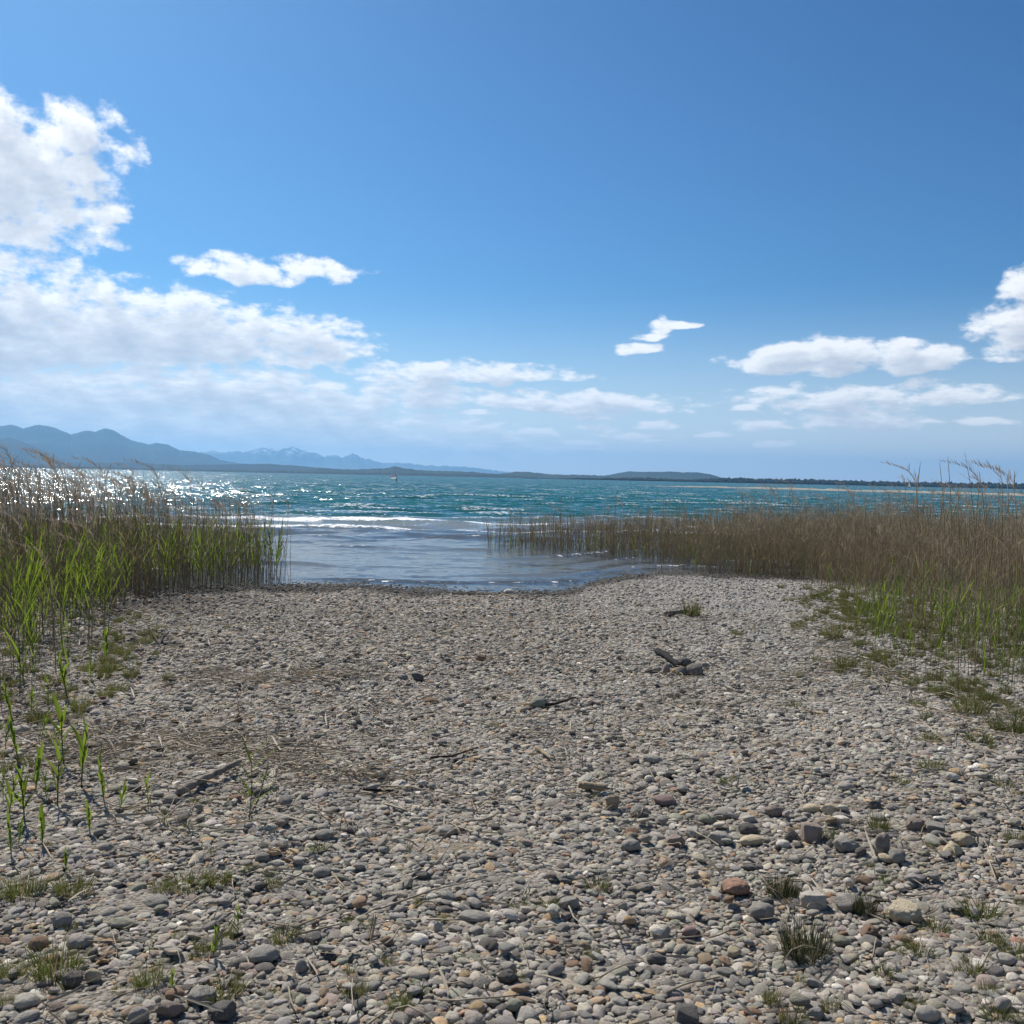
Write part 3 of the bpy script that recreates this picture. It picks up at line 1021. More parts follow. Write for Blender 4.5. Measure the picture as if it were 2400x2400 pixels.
blocked = []      # (x, y, r) kept free of pebbles
n_hero = 0
for grp, lst in ((None, HERO), ("stones of the fire place", FIRE)):
    for (px, py, wpx, hpx, tone, form, words) in lst:
        if form == 'skip': continue
        p = ground_at(px, py)
        s = pxsize(p)
        if grp: wpx, hpx = wpx * 1.08, hpx * 1.15
        hw, hh = wpx * s * .5, hpx * s * .5
        kw = dict(flat=dict(lump=.12), round=dict(lump=.14), angular=dict(lump=.22, cuts=7, rough=.02), rough=dict(lump=.2, rough=.09, cuts=2), block=dict(block=.8, lump=.08, rough=.03, cuts=2))[form]
        n_hero += 1
        big = wpx > 45
        me = stone_mesh("stone", M_PEB, 4 if big else 3, 1000 + n_hero, 1, .8, 1, **kw)
        o = link_obj("stone", me)
        ry = hw * (1.05 if form != 'flat' else .8)
        el = math.atan2(CAM.z - p.z, p.y)
        # the seen height mixes the stone's height with its foreshortened depth
        hz = max(hh * .98, hw * .3)
        o.scale = (hw, ry, hz)
        o.location = (p.x, p.y + ry * .55, H(p.x, p.y + ry * .55) + hz * .74)
        o.rotation_euler = (random.uniform(-.12, .12), random.uniform(-.12, .12), random.uniform(-.35, .35) if form != 'block' else random.uniform(-.15, .15))
        j = random.uniform(.9, 1.08)
        o.color = (tone[0] * j * 1.42, tone[1] * j * 1.30, tone[2] * j * 1.14, 1)
        tag(o, words, "stone", grp or "larger stones on the beach")
        blocked.append((p.x, p.y + ry * .55, hw * .95))


# ------------------------------------------------------------------ shingle
def build_shingle():
    protos = []
    for i in range(26):
        r = random.Random(i)
        kind = i % 4
        protos.append(stone_mesh("pebble_shape", M_PEB_I, 3 if i < 14 else 2, 200 + i, 1, r.uniform(.58, .92), r.uniform(.30, .56), lump=r.uniform(.12, .32),
                                 cuts=(8 if kind == 3 else (4 if kind == 1 else (1 if kind == 2 else 0))), rough=.045 if kind in (1, 3) else .012))
    coll = proto_collection("pebble_shape", protos)
    CELL = .010
    X0, X1, Y0, Y1 = -15.5, 15.5, 2.2, 22.6
    nx, ny = int((X1 - X0) / CELL), int((Y1 - Y0) / CELL)
    occ = np.zeros((ny, nx), bool)
    yy, xx = np.mgrid[-12:13, -12:13]

    def mark(x, y, r):
        i, j = int((y - Y0) / CELL), int((x - X0) / CELL)
        k = max(1, int(r / CELL))
        if i - k < 0 or j - k < 0 or i + k + 1 > ny or j + k + 1 > nx: return
        if k <= 12:
            msk = (xx[12 - k:13 + k, 12 - k:13 + k] ** 2 + yy[12 - k:13 + k, 12 - k:13 + k] ** 2) <= (r / CELL) ** 2
            occ[i - k:i + k + 1, j - k:j + k + 1] |= msk
        else:
            a, b = np.mgrid[-k:k + 1, -k:k + 1]
            occ[i - k:i + k + 1, j - k:j + k + 1] |= (a * a + b * b) <= (r / CELL) ** 2
    for x, y, r in blocked: mark(x, y, r * .9)
    out = []
    g = np.random.default_rng(77)

    def wedge(n, ya, yb):
        y = np.sqrt(g.uniform(ya * ya, yb * yb, n))
        x = g.uniform(-1, 1, n) * (.56 * y + 1.7)
        return x, y
    # (radius, number, from, to)
    classes = [(.058, 60, 2.3, 14), (.047, 350, 2.3, 22.3), (.039, 1800, 2.3, 22.4), (.032, 11000, 2.3, 22.4), (.027, 40000, 2.3, 22.4), (.0225, 160000, 2.3, 22.4), (.018, 150000, 2.3, 16), (.0135, 150000, 2.3, 9), (.0095, 110000, 2.3, 5.6)]
    for r0, n, ya, yb in classes:
        n = int(n * 1.2)
        x, y = wedge(n, ya, yb)
        d = y - shore(x)
        ok = (d < 3.0) & (d > -40)
        size_mod = .5 + .5 * np.sin(x * .9 + 1.3 * np.sin(y * .7)) * np.sin(y * 1.1 + .6)
        if r0 > .04: ok &= g.random(n) < (.25 + .75 * size_mod)
        # sandy and grassy patches keep fewer stones
        bare = np.exp(-(((x - 3.6) / 1.6) ** 2 + ((y - 4.9) / 1.6) ** 2)) * .2 + np.exp(-(((x + 1.9) / .8) ** 2 + ((y - 4.2) / .5) ** 2)) * .2
        bare += .28 * sstep(.4, .9, np.sin(x * 2.3 + 2 * np.sin(y * 1.7)) * np.sin(y * 2.9 + x)) * (y < 9)
        ok &= g.random(n) > bare
        rr = r0 * g.uniform(.82, 1.2, n)
        x, y, rr = x[ok], y[ok], rr[ok]
        ii = ((y - Y0) / CELL).astype(int); jj = ((x - X0) / CELL).astype(int)
        for k in range(len(x)):
            i, j = ii[k], jj[k]
            if i < 8 or j < 8 or i > ny - 9 or j > nx - 9: continue
            if occ[i, j]: continue
            e = int(rr[k] * .62 / CELL)
            if occ[i + e, j] or occ[i - e, j] or occ[i, j + e] or occ[i, j - e]: continue
            mark(x[k], y[k], rr[k] * .80)
            out.append((x[k], y[k], rr[k], 0))
    # a second, looser layer lying on top
    n = 14000
    x, y = wedge(n, 2.3, 22)
    for k in range(n):
        if y[k] - shore(x[k]) < -.1: out.append((x[k], y[k], g.uniform(.010, .034), 1))
    P = np.array(out)
    n = len(P)
    print("pebbles", n)
    x, y, r, top = P.T
    z = height(x, y) + r * (.12 + .9 * top * g.uniform(.5, 1.1, n)) + g.uniform(-.12, .14, n) * r
    rot = np.stack([g.normal(0, .2, n), g.normal(0, .2, n), g.uniform(0, 6.28, n)], -1)
    scl = np.stack([r * 1.12, r * 1.12, r * 1.12 * g.uniform(.66, 1.08, n)], -1)
    pick = g.integers(0, 26, n)
    pal = np.array([GREY, PALE, (.31, .295, .27), (.22, .215, .21), DARK, TAN, (.33, .26, .19), BROWN, PURPLE, WHITE, GREEN, (.36, .335, .29), RED])
    pw = np.array([.22, .15, .17, .16, .085, .018, .045, .014, .035, .012, .045, .11, .004]); pw /= pw.sum()
    ci = g.choice(len(pal), n, p=pw)
    c = pal[ci] * np.array([1.74, 1.60, 1.41]) * g.uniform(.62, 1.22, (n, 1)) * g.uniform(.97, 1.03, (n, 3))
    dusty = .5 * sstep(-1, 4, x) * sstep(4, 10, y)
    c = c * (1 - dusty[:, None]) + np.array([.56, .53, .47]) * dusty[:, None] * g.uniform(.85, 1.15, (n, 1))
    d = y - shore(x)
    wet = sstep(-1.1, -.15, d + .3 * np.sin(x * 3.1) + .2 * np.sin(x * 7.7)) * .74
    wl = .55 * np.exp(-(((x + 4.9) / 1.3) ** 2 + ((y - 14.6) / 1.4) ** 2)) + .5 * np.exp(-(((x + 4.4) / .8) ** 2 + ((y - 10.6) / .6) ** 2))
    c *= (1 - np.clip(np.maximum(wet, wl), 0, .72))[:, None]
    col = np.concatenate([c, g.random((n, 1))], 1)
    # the 300 that show largest become stones of their own
    vis = (r / np.hypot(x, y)) * (np.abs(x / np.maximum(y, .1)) < .51) * (y > 3.05) * (r > .02)
    order = np.argsort(-vis)
    solo = order[:300]
    keep = np.ones(n, bool); keep[solo] = False
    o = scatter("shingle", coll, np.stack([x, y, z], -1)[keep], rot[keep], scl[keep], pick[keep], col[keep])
    tag(o, "grey and tan rounded shingle covering the beach", "shingle", kind='stuff')
    solo_meshes = []
    for me in protos:
        m2 = me.copy(); m2.materials[0] = M_PEB; solo_meshes.append(m2)
    tone_name = ["grey", "pale grey", "warm grey", "dark grey", "blackish", "tan", "light brown", "brown", "purplish", "white", "greenish", "beige", "reddish"]
    for k in solo:
        ob = link_obj("pebble", solo_meshes[pick[k]])
        ob.location = (x[k], y[k], z[k]); ob.rotation_euler = rot[k]; ob.scale = scl[k]
        ob.color = (*c[k], 1)
        sx = x[k] / y[k]
        where = ["at the left edge", "near the left edge", "in the left third", "left of centre", "just left of centre", "just right of centre", "right of centre", "in the right third", "near the right edge", "at the right edge"][min(9, max(0, int((sx + .51) / .102)))]
        shape = ["rounded", "blunt", "smooth", "angular"][pick[k] % 4]
        band = "along the bottom of the picture" if y[k] < 3.5 else ("in the near foreground" if y[k] < 4.4 else "further up the beach")
        big = "large" if r[k] > .055 else ("middling" if r[k] > .042 else "small")
        tag(ob, "%s %s %s pebble %s, %s" % (big, tone_name[ci[k]], shape, band, where), "pebble", "pebbles of the foreground shingle")


build_shingle()


# ------------------------------------------------------------------ reeds
def reed_parts(kind, seed, fancy=False):
    """parts of one reed of height 1: list of (part name, verts, faces, material slot)"""
    g = random.Random(seed)
    parts = []
    lean = g.uniform(0, .10); la = g.uniform(0, 6.28)
    n = 6
    def at(s):
        b = lean * s * s
        return Vector((b * math.cos(la) - .05 * s ** 3, b * math.sin(la), s))
    if kind in ('dry', 'plume', 'tall'):
        top = 1.0 if kind != 'plume' else .93
        r0 = g.uniform(.0032, .0045)
        parts.append(("stem", *tube([at(top * i / n) for i in range(n + 1)], [r0 * (1 - .55 * i / n) for i in range(n + 1)], 4), 0))
        for k in range(g.randint(0, 3)):
            s = g.uniform(.3, .9); a = g.uniform(0, 6.28)
            parts.append(("leaf", *blade(at(s), (math.cos(a) * .5 - .25, math.sin(a) * .5, .9), g.uniform(.14, .30), g.uniform(.005, .009), g.uniform(.1, .35), 4, g.uniform(-1, 1)), 1))
        if kind == 'plume':
            mb = MB()
            base = at(.9)
            for k in range(26 if fancy else 18):
                s = k / 17
                bend = Vector((-.10 * s * s, 0, .15 * s * (1 - .25 * s)))
                a = g.uniform(0, 6.28)
                d = Vector((math.cos(a) * .32 - .35 * (s + .3), math.sin(a) * .32, .75))
                mb.add(*blade(base + bend, d, g.uniform(.045, .085) * (1.15 - .4 * s), g.uniform(.003, .006), .32, 3, g.uniform(-2, 2)))
            parts.append(("plume", mb.v, mb.f, 2))
    elif kind == 'shoot':
        r0 = g.uniform(.010, .014)
        parts.append(("stem", *tube([at(.72 * i / n) for i in range(n + 1)], [r0 * (1 - .5 * i / n) for i in range(n + 1)], 5), 0))
        m = g.randint(5, 8); a0 = g.uniform(-.5, .5)
        for k in range(m):
            s = .25 + .45 * k / (m - 1)
            a = a0 + math.pi * k + g.uniform(-.5, .5)
            out = g.uniform(.16, .5) * (1.3 - .8 * k / m)
            parts.append(("leaf", *blade(at(s), (math.cos(a) * out, math.sin(a) * out, .95), g.uniform(.30, .46), g.uniform(.055, .085), g.uniform(.02, .26), 6, g.uniform(-.6, .6)), 1))
    else:
        top = .78
        r0 = g.uniform(.003, .0045)
        parts.append(("stem", *tube([at(top * i / n) for i in range(n + 1)], [r0 * (1 - .4 * i / n) for i in range(n + 1)], 4), 0))
        m = g.randint(5, 8)
        a0 = g.uniform(0, 6.28)
        for k in range(m):
            s = .25 + .55 * k / (m - 1) + g.uniform(-.03, .03)
            a = a0 + math.pi * k + g.uniform(-.5, .5)
            out = g.uniform(.22, .5)
            parts.append(("leaf", *blade(at(min(s, top)), (math.cos(a) * out - .06, math.sin(a) * out, .95), g.uniform(.24, .40), g.uniform(.013, .022), g.uniform(.03, .22), 5, g.uniform(-.6, .6)), 1))
    return parts


MATS = {'dry': [M_DRY, M_DRYLEAF, M_PLUME], 'plume': [M_DRY, M_DRYLEAF, M_PLUME], 'tall': [M_DRY, M_DRYLEAF, M_PLUME], 'green': [M_GREENSTEM, M_GREEN, M_GREEN], 'shoot': [M_GREENSTEM, M_GREEN, M_GREEN]}


def joined_reed(kind, seed):
    mb = MB()
    for nm, v, f, mi in reed_parts(kind, seed): mb.add(v, f, mi)
    return mb.mesh("reed_shape", MATS[kind])


N_DRY, N_PLUME, N_GREEN = 9, 7, 9
reed_shapes = [joined_reed('dry', 10 + i) for i in range(N_DRY)] + [joined_reed('plume', 50 + i) for i in range(N_PLUME)] + [joined_reed('green', 90 + i) for i in range(N_GREEN)]
REEDS = proto_collection("reed_shape", reed_shapes)
KITS = {}
for kind, n, s0 in (('dry', 5, 300), ('plume', 6, 340), ('green', 6, 380), ('shoot', 7, 420)):
    KITS[kind] = []
    for i in range(n):
        KITS[kind].append([(nm, make_mesh("reed_" + nm, v, f, [MATS[kind][mi]])) for nm, v, f, mi in reed_parts(kind, s0 + i, True)])


def single_reed(name, kind, x, y, h, label, group, cat='reed', thick=1.0, rz=None, variant=None, tilt=0.06):
    kit = KITS[kind][variant if variant is not None else random.randrange(len(KITS[kind]))]
    e = bpy.data.objects.new(name, None); COL.objects.link(e)
    e.empty_display_size = .1
    e.location = (x, y, max(H(x, y), -.6) - .02)
    e.rotation_euler = (random.uniform(-tilt, tilt), random.uniform(-tilt, tilt), (random.uniform(-.5, .5) if kind == 'plume' else random.uniform(0, 6.28)) if rz is None else rz)
    e.scale = (h * thick, h * thick, h)
    for nm, me in kit:
        link_obj(nm, me, e)
    tag(e, label, cat, group)
    return e


def inside(poly, x, y):
    c = np.zeros(len(x), bool)
    n = len(poly)
    for i in range(n):
        x1, y1 = poly[i]; x2, y2 = poly[(i + 1) % n]
        cond = ((y1 > y) != (y2 > y))
        with np.errstate(divide='ignore', invalid='ignore'):
            xi = (x2 - x1) * (y - y1) / (y2 - y1 + 1e-12) + x1
        c ^= cond & (x < xi)
    return c


def edge_dist(line, x, y):
    d = np.full(len(x), 1e9)
    for (x1, y1), (x2, y2) in zip(line[:-1], line[1:]):
        vx, vy = x2 - x1, y2 - y1
        t = np.clip(((x - x1) * vx + (y - y1) * vy) / (vx * vx + vy * vy), 0, 1)
        d = np.minimum(d, np.hypot(x - x1 - t * vx, y - y1 - t * vy))
    return d


def px_line(pts, water=False):
    out = []
    for p in pts:
        q = ground_at(p[0], p[1])
        if q.z < 0: q = ground_at(p[0], p[1], 0.0)
        out.append((q.x, q.y))
    return out


L_FRONT = px_line([(690, 1366), (640, 1372), (560, 1382), (460, 1392), (380, 1400), (300, 1420), (255, 1470), (250, 1530), (170, 1600), (90, 1660), (0, 1730), (-140, 1850)])
L_POLY = L_FRONT + [(-6, 4.2), (-16, 9), (-18, 26), (-9, 25), (-6.5, 23.5), (-5.0, 21.0)]
R_FRONT = px_line([(1130, 1284), (1230, 1292), (1330, 1300), (1450, 1312), (1560, 1336), (1680, 1354), (1850, 1368), (1940, 1392), (1985, 1440), (2020, 1500), (2050, 1570), (2180, 1610), (2300, 1640), (2400, 1680), (2560, 1760)])
R_POLY = R_FRONT + [(9, 8.2), (17, 10), (18, 31), (10, 33), (3.5, 32.5), (.5, 31), (-.9, 29.6)]


def build_reed_beds():
    g = np.random.default_rng(21)
    P, ROT, SCL, PICK, SIDE, KIND = [], [], [], [], [], []

    def add(x, y, h, kind, side, thick):
        n = len(x)
        z = np.maximum(height(x, y), -.7) - .02
        P.append(np.stack([x, y, z], -1))
        ROT.append(np.stack([g.normal(0, .055, n), g.normal(-.02, .06, n), g.uniform(0, 6.28, n) if kind != 1 else g.normal(0, .5, n)], -1))
        SCL.append(np.stack([h * thick, h * thick, h], -1))
        lo, cnt = ((0, N_DRY), (N_DRY, N_PLUME), (N_DRY + N_PLUME, N_GREEN))[kind]
        PICK.append(g.integers(lo, lo + cnt, n)); SIDE.append(np.full(n, side)); KIND.append(np.full(n, kind))

    # ---- left bed
    def left(n):
        x = g.uniform(-18, -2.5, n); y = g.uniform(4, 26, n)
        x, y = x[inside(L_POLY, x, y)], y[inside(L_POLY, x, y)]
        return x, y
    x, y = left(20000)
    e = edge_dist(L_FRONT, x, y)
    # thick behind the shore line, thin on the stones in front
    dens = np.where(y > 13.0, .8, .14 + .42 * sstep(.1, 1.4, e)) * (.6 + .4 * sstep(-5.0, -6.2, x))
    ok = g.random(len(x)) < dens
    x, y = x[ok], y[ok]
    top = np.where(y > 13, .95, .8) * g.normal(1, .16, len(x))
    add(x, y, np.clip(top - np.maximum(height(x, y), -.7), .25, 1.6), 0, 0, 1.0)
    x, y = left(5000)
    dens = np.where(y > 13.0, 1.0, .22)
    ok = g.random(len(x)) < dens
    x, y = x[ok], y[ok]
    px = x / y * FPX + 1200
    top = (1.24 + .36 * sstep(620, 100, px)) * g.normal(1, .15, len(x)) * np.where(y < 13, .85, 1)
    h = np.clip(top - np.maximum(height(x, y), -.7), .4, 2.6)
    pl = g.random(len(x)) < .55
    add(x[~pl], y[~pl], h[~pl], 0, 0, .8)
    add(x[pl], y[pl], h[pl], 1, 0, 1.0)
    x, y = left(11000)
    e = edge_dist(L_FRONT, x, y)
    patch = .5 + .5 * np.sin(x * 1.9 + 1.7 * np.sin(y * .9))
    ok = g.random(len(x)) < (.25 + .75 * patch) * np.where(y > 13.0, .36, .42 * sstep(-.1, .6, e) + .05)
    x, y = x[ok], y[ok]
    h = np.where(y > 13, g.normal(1.0, .16, len(x)), g.normal(.85, .2, len(x)))
    add(x, y, np.clip(h * .94, .3, 1.5), 2, 0, 1.08)

    # ---- right bed
    def right(n):
        x = g.uniform(-1, 18, n); y = g.uniform(6, 33, n)
        m = inside(R_POLY, x, y)
        return x[m], y[m]
    x, y = right(44000)
    e = edge_dist(R_FRONT, x, y)
    near = sstep(19, 11, y)
    clump = .5 + .5 * np.sin(x * 1.3 + 2 * np.sin(y * .7)) * np.sin(y * 1.7 + x * .4)
    dens = (.25 + .75 * sstep(.0, 1.0, e)) * (1 - .5 * near) * (.62 + .38 * clump)
    ok = g.random(len(x)) < dens
    x, y, e, near, clump = x[ok], y[ok], e[ok], near[ok], clump[ok]
    top = (.86 + .26 * sstep(3, 9, x) + .08 * near) * (.72 + .28 * sstep(0, 1.4, e)) * (.88 + .2 * clump) * g.normal(1, .15, len(x))
    k = g.random(len(x))
    pl = (k < .03)
    top = np.where(k > .94, top * g.uniform(1.15, 1.5, len(x)), top)
    top = np.where(pl, top * (1.25 + .2 * sstep(6, 10, x)), top)
    h = np.clip(top - np.maximum(height(x, y), -.7), .25, 2.4)
    add(x[~pl], y[~pl], h[~pl], 0, 1, 1.0)
    add(x[pl], y[pl], h[pl], 1, 1, 1.0)
    x, y = right(15000)
    e = edge_dist(R_FRONT, x, y)
    near = sstep(18, 10, y)
    fresh = np.exp(-(((x - 5.7) / 1.0) ** 2 + ((y - 11.2) / 1.3) ** 2))
    ok = g.random(len(x)) < (.12 + .2 * near + 1.0 * fresh)
    x, y, near, fresh = x[ok], y[ok], near[ok], fresh[ok]
    h = g.normal(.52, .17, len(x)) + .12 * sstep(.3, .8, fresh)
    add(x, y, np.clip(h * .9, .2, 1.0), 2, 1, 1.0)

    P_, R_, S_, K_, SD, KD = (np.concatenate(a) for a in (P, ROT, SCL, PICK, SIDE, KIND))
    keep = np.ones(len(P_), bool)
    # reeds one can pick out: the front rows and the plumed ones that stand above the rest
    dist = np.hypot(P_[:, 0], P_[:, 1])
    px = P_[:, 0] / P_[:, 1] * FPX + 1200
    for side, total in ((0, 140), (1, 150)):
        line = L_FRONT if side == 0 else R_FRONT
        e = edge_dist(line, P_[:, 0], P_[:, 1])
        s = S_[:, 2] / dist
        score = s * np.where(e < .8, 1.0, .25) + s * .7 * (KD == 1)
        score[(SD != side) | (px < -20) | (px > 2420)] = -1
        for i in np.argsort(-score)[:total]:
            keep[i] = False
            kind = ('dry', 'plume', 'green')[KD[i]]
            marks = [(50, "at the very left edge"), (110, "below the mountain's first summit"), (200, "below the mountain saddle"), (300, "below the mountain's rounded second summit"), (420, "below the mountain's falling slope"),
                     (530, "below the gap before the far peaks"), (900, "below the snowy far peaks"), (1300, "below the low central hills"), (1450, "left of the broad hill"), (1690, "below the broad hill"), (1850, "right of the broad hill"),
                     (2000, "below the wooded bank's left half"), (2110, "left of the tiny boat"), (2210, "below the tiny boat"), (2310, "below the straight tips"), (9999, "at the right edge")]
            where = next(w_ for lim, w_ in marks if px[i] < lim)
            bed = ("left", "right")[side]
            row = "near row" if dist[i] < 10 else ("middle row" if dist[i] < 15.5 else "back row")
            hw_ = "short" if S_[i, 2] < .9 else ("mid-height" if S_[i, 2] < 1.4 else ("tall" if S_[i, 2] < 1.9 else "very tall"))
            lab = {'dry': "dry brown reed", 'plume': "plumed dry reed", 'green': "leafy green reed"}[kind]
            lab = "%s %s %s, %s" % (hw_, lab, where, row)
            single_reed("reed", kind, P_[i, 0], P_[i, 1], S_[i, 2], lab, "reeds of the %s bed" % bed, rz=R_[i, 2])
    for side, words in ((0, "dense bed of dry plumed and green reeds on the left shore"), (1, "dense bed of brown reeds on the right shore and in the shallows")):
        m = keep & (SD == side)
        o = scatter("reed_bed", REEDS, P_[m], R_[m], S_[m], K_[m])
        tag(o, words, "reeds", kind='stuff')
    print("reeds", len(P_))


build_reed_beds()

# tall reeds standing above the right bed against the sky
for px, top, kind, words in ((2163, 1100, 'plume', "lone tall reed with dark plume above the right bed, left of the other tall ones"), (2227, 1080, 'dry', "thin straight reed tip against the sky at the right"),
                             (2243, 1068, 'dry', "tallest straight pair reed against the sky at the right"), (2300, 1056, 'dry', "slanting reed tip highest against the sky at the right"),
                             (2282, 1096, 'plume', "plumed reed nodding against the sky right of the straight tips"), (2325, 1102, 'dry', "short reed tip against the far forest at the right"),
                             (2352, 1098, 'plume', "plumed reed near the right edge against the sky"), (2377, 1104, 'plume', "rightmost but one plumed reed against the sky"), (2396, 1106, 'plume', "plumed reed cut by the right edge"),
                             (2260, 1140, 'plume', "pale fluffy plume before the sand spit at the right"), (2270, 1150, 'plume', "lower pale plume before the sand spit at the right")):
    y = random.uniform(12.0, 14.0)
    d = ray(px, top)
    t = y / d.y
    p = CAM + d * t
    single_reed("reed", kind, p.x, y, p.z - H(p.x, y), words, "tall reeds of the right bed", rz=random.uniform(-.4, .4), tilt=.02)
for px, top, words in ((45, 1046, "highest plumed reed at the far left, leaning left against the mountain"), (110, 1066, "second high plumed reed at the left against the mountain"), (165, 1076, "plumed reed left of the dark mountain gap"),
                       (238, 1088, "single dark plumed reed against the far shore at the left"), (385, 1092, "plumed reed against the lake, right of the high plumes"), (8, 1076, "plumed reed cut by the left edge"),
                       (75, 1092, "plumed reed between the two highest ones"), (330, 1120, "plumed reed against the sparkling water at the left"), (430, 1106, "dark reed top against the sparkling water"), (130, 1085, "drooping plumed reed at the left")):
    y = random.uniform(13.5, 15.5)
    d = ray(px, top)
    p = CAM + d * (y / d.y)
    single_reed("reed", 'plume', p.x + .1, y, p.z - H(p.x, y), words, "tall plumed reeds of the left bed", rz=random.uniform(-.3, .3), tilt=.02, thick=1.05)

# young green shoots on the stones at the left
SHOOTS = [(150, 1795, 160, "bright green reed shoot, tallest pair at the left, left one"), (190, 1847, 190, "bright green reed shoot, tallest pair at the left, right one"), (135, 1897, 168, "green reed shoot below the tallest pair at the left"),
          (58, 1930, 165, "green reed shoot near the left edge, right of the edge one"), (17, 1930, 145, "green reed shoot at the left edge"), (246, 1888, 138, "green reed shoot right of the tallest pair"), (348, 1905, 104, "small green reed shoot left of the driftwood plank"),
          (582, 1930, 208, "green reed shoot with bare stem standing alone on the stones"), (629, 1890, 80, "thin dark green shoot right of the lone shoot"), (384, 1945, 58, "single small green leaf shoot below the driftwood plank"), (155, 2050, 72, "small yellow green shoot between the grass clumps"),
          (404, 2322, 78, "bright green grass shoot in the lower left"), (560, 2200, 96, "upright green shoot left of the long straw stalk"), (497, 2246, 96, "dark green open shoot in the lower left"), (346, 2240, 70, "dark thin shoot at the lower left"),
          (275, 1915, 90, "green shoot behind the low bushy shoot at the left"), (100, 1985, 110, "slender green shoot near the left edge above the grass"), (28, 2010, 120, "lower green shoot at the left edge"), (82, 1860, 120, "green shoot between the edge and the tallest pair"), (212, 1955, 95, "green shoot in front of the tallest pair")]
more = random.Random(8)
for k, (px, py) in enumerate([(12, 1760), (45, 1790), (95, 1745), (30, 1690), (70, 1680), (115, 1660), (160, 1640), (215, 1600), (60, 1610), (250, 1560), (8, 1880), (110, 1890), (40, 1990)]):
    SHOOTS.append((px, py, more.uniform(70, 125), "leafy green shoot on the stones before the left reeds, %s" % (["at the left edge", "near the left edge", "below the bed's middle", "at the bed's right corner"][min(3, px // 90)] + (", lower" if py > 1720 else (", middle" if py > 1600 else ", upper")))))
for px, py, hp, words in SHOOTS:
    p = ground_at(px, py)
    hh = hp * pxsize(p)
    single_reed("reed_shoot", 'green' if px in (582, 629, 346) else 'shoot', p.x, p.y, hh * 1.03, words, "green shoots on the stones", cat='reed shoot', thick=1.9 if px in (582, 629, 346) else random.uniform(.8, 1.3), tilt=.2)


# ------------------------------------------------------------------ grass tufts
def tuft_mesh(seed, n, spread, hmin, hmax, mat, width=.0035, lean=.5, second=None):
    g = random.Random(seed)
    mb = MB()
    for i in range(n):
        a = g.uniform(0, 6.28); rr = spread * math.sqrt(g.random())
        o = (rr * math.cos(a), rr * math.sin(a), -.01)
        ln = g.uniform(0, lean)
        b = a + g.uniform(-.9, .9)
        L = g.uniform(hmin, hmax)
        mb.add(*blade(o, (math.cos(b) * ln, math.sin(b) * ln, 1), L, width * g.uniform(.7, 1.3), g.uniform(.02, .25), 3, g.uniform(-2, 2)), 1 if (second and g.random() < .22) else 0)
    return mb.mesh("tuft", [mat, second or mat])


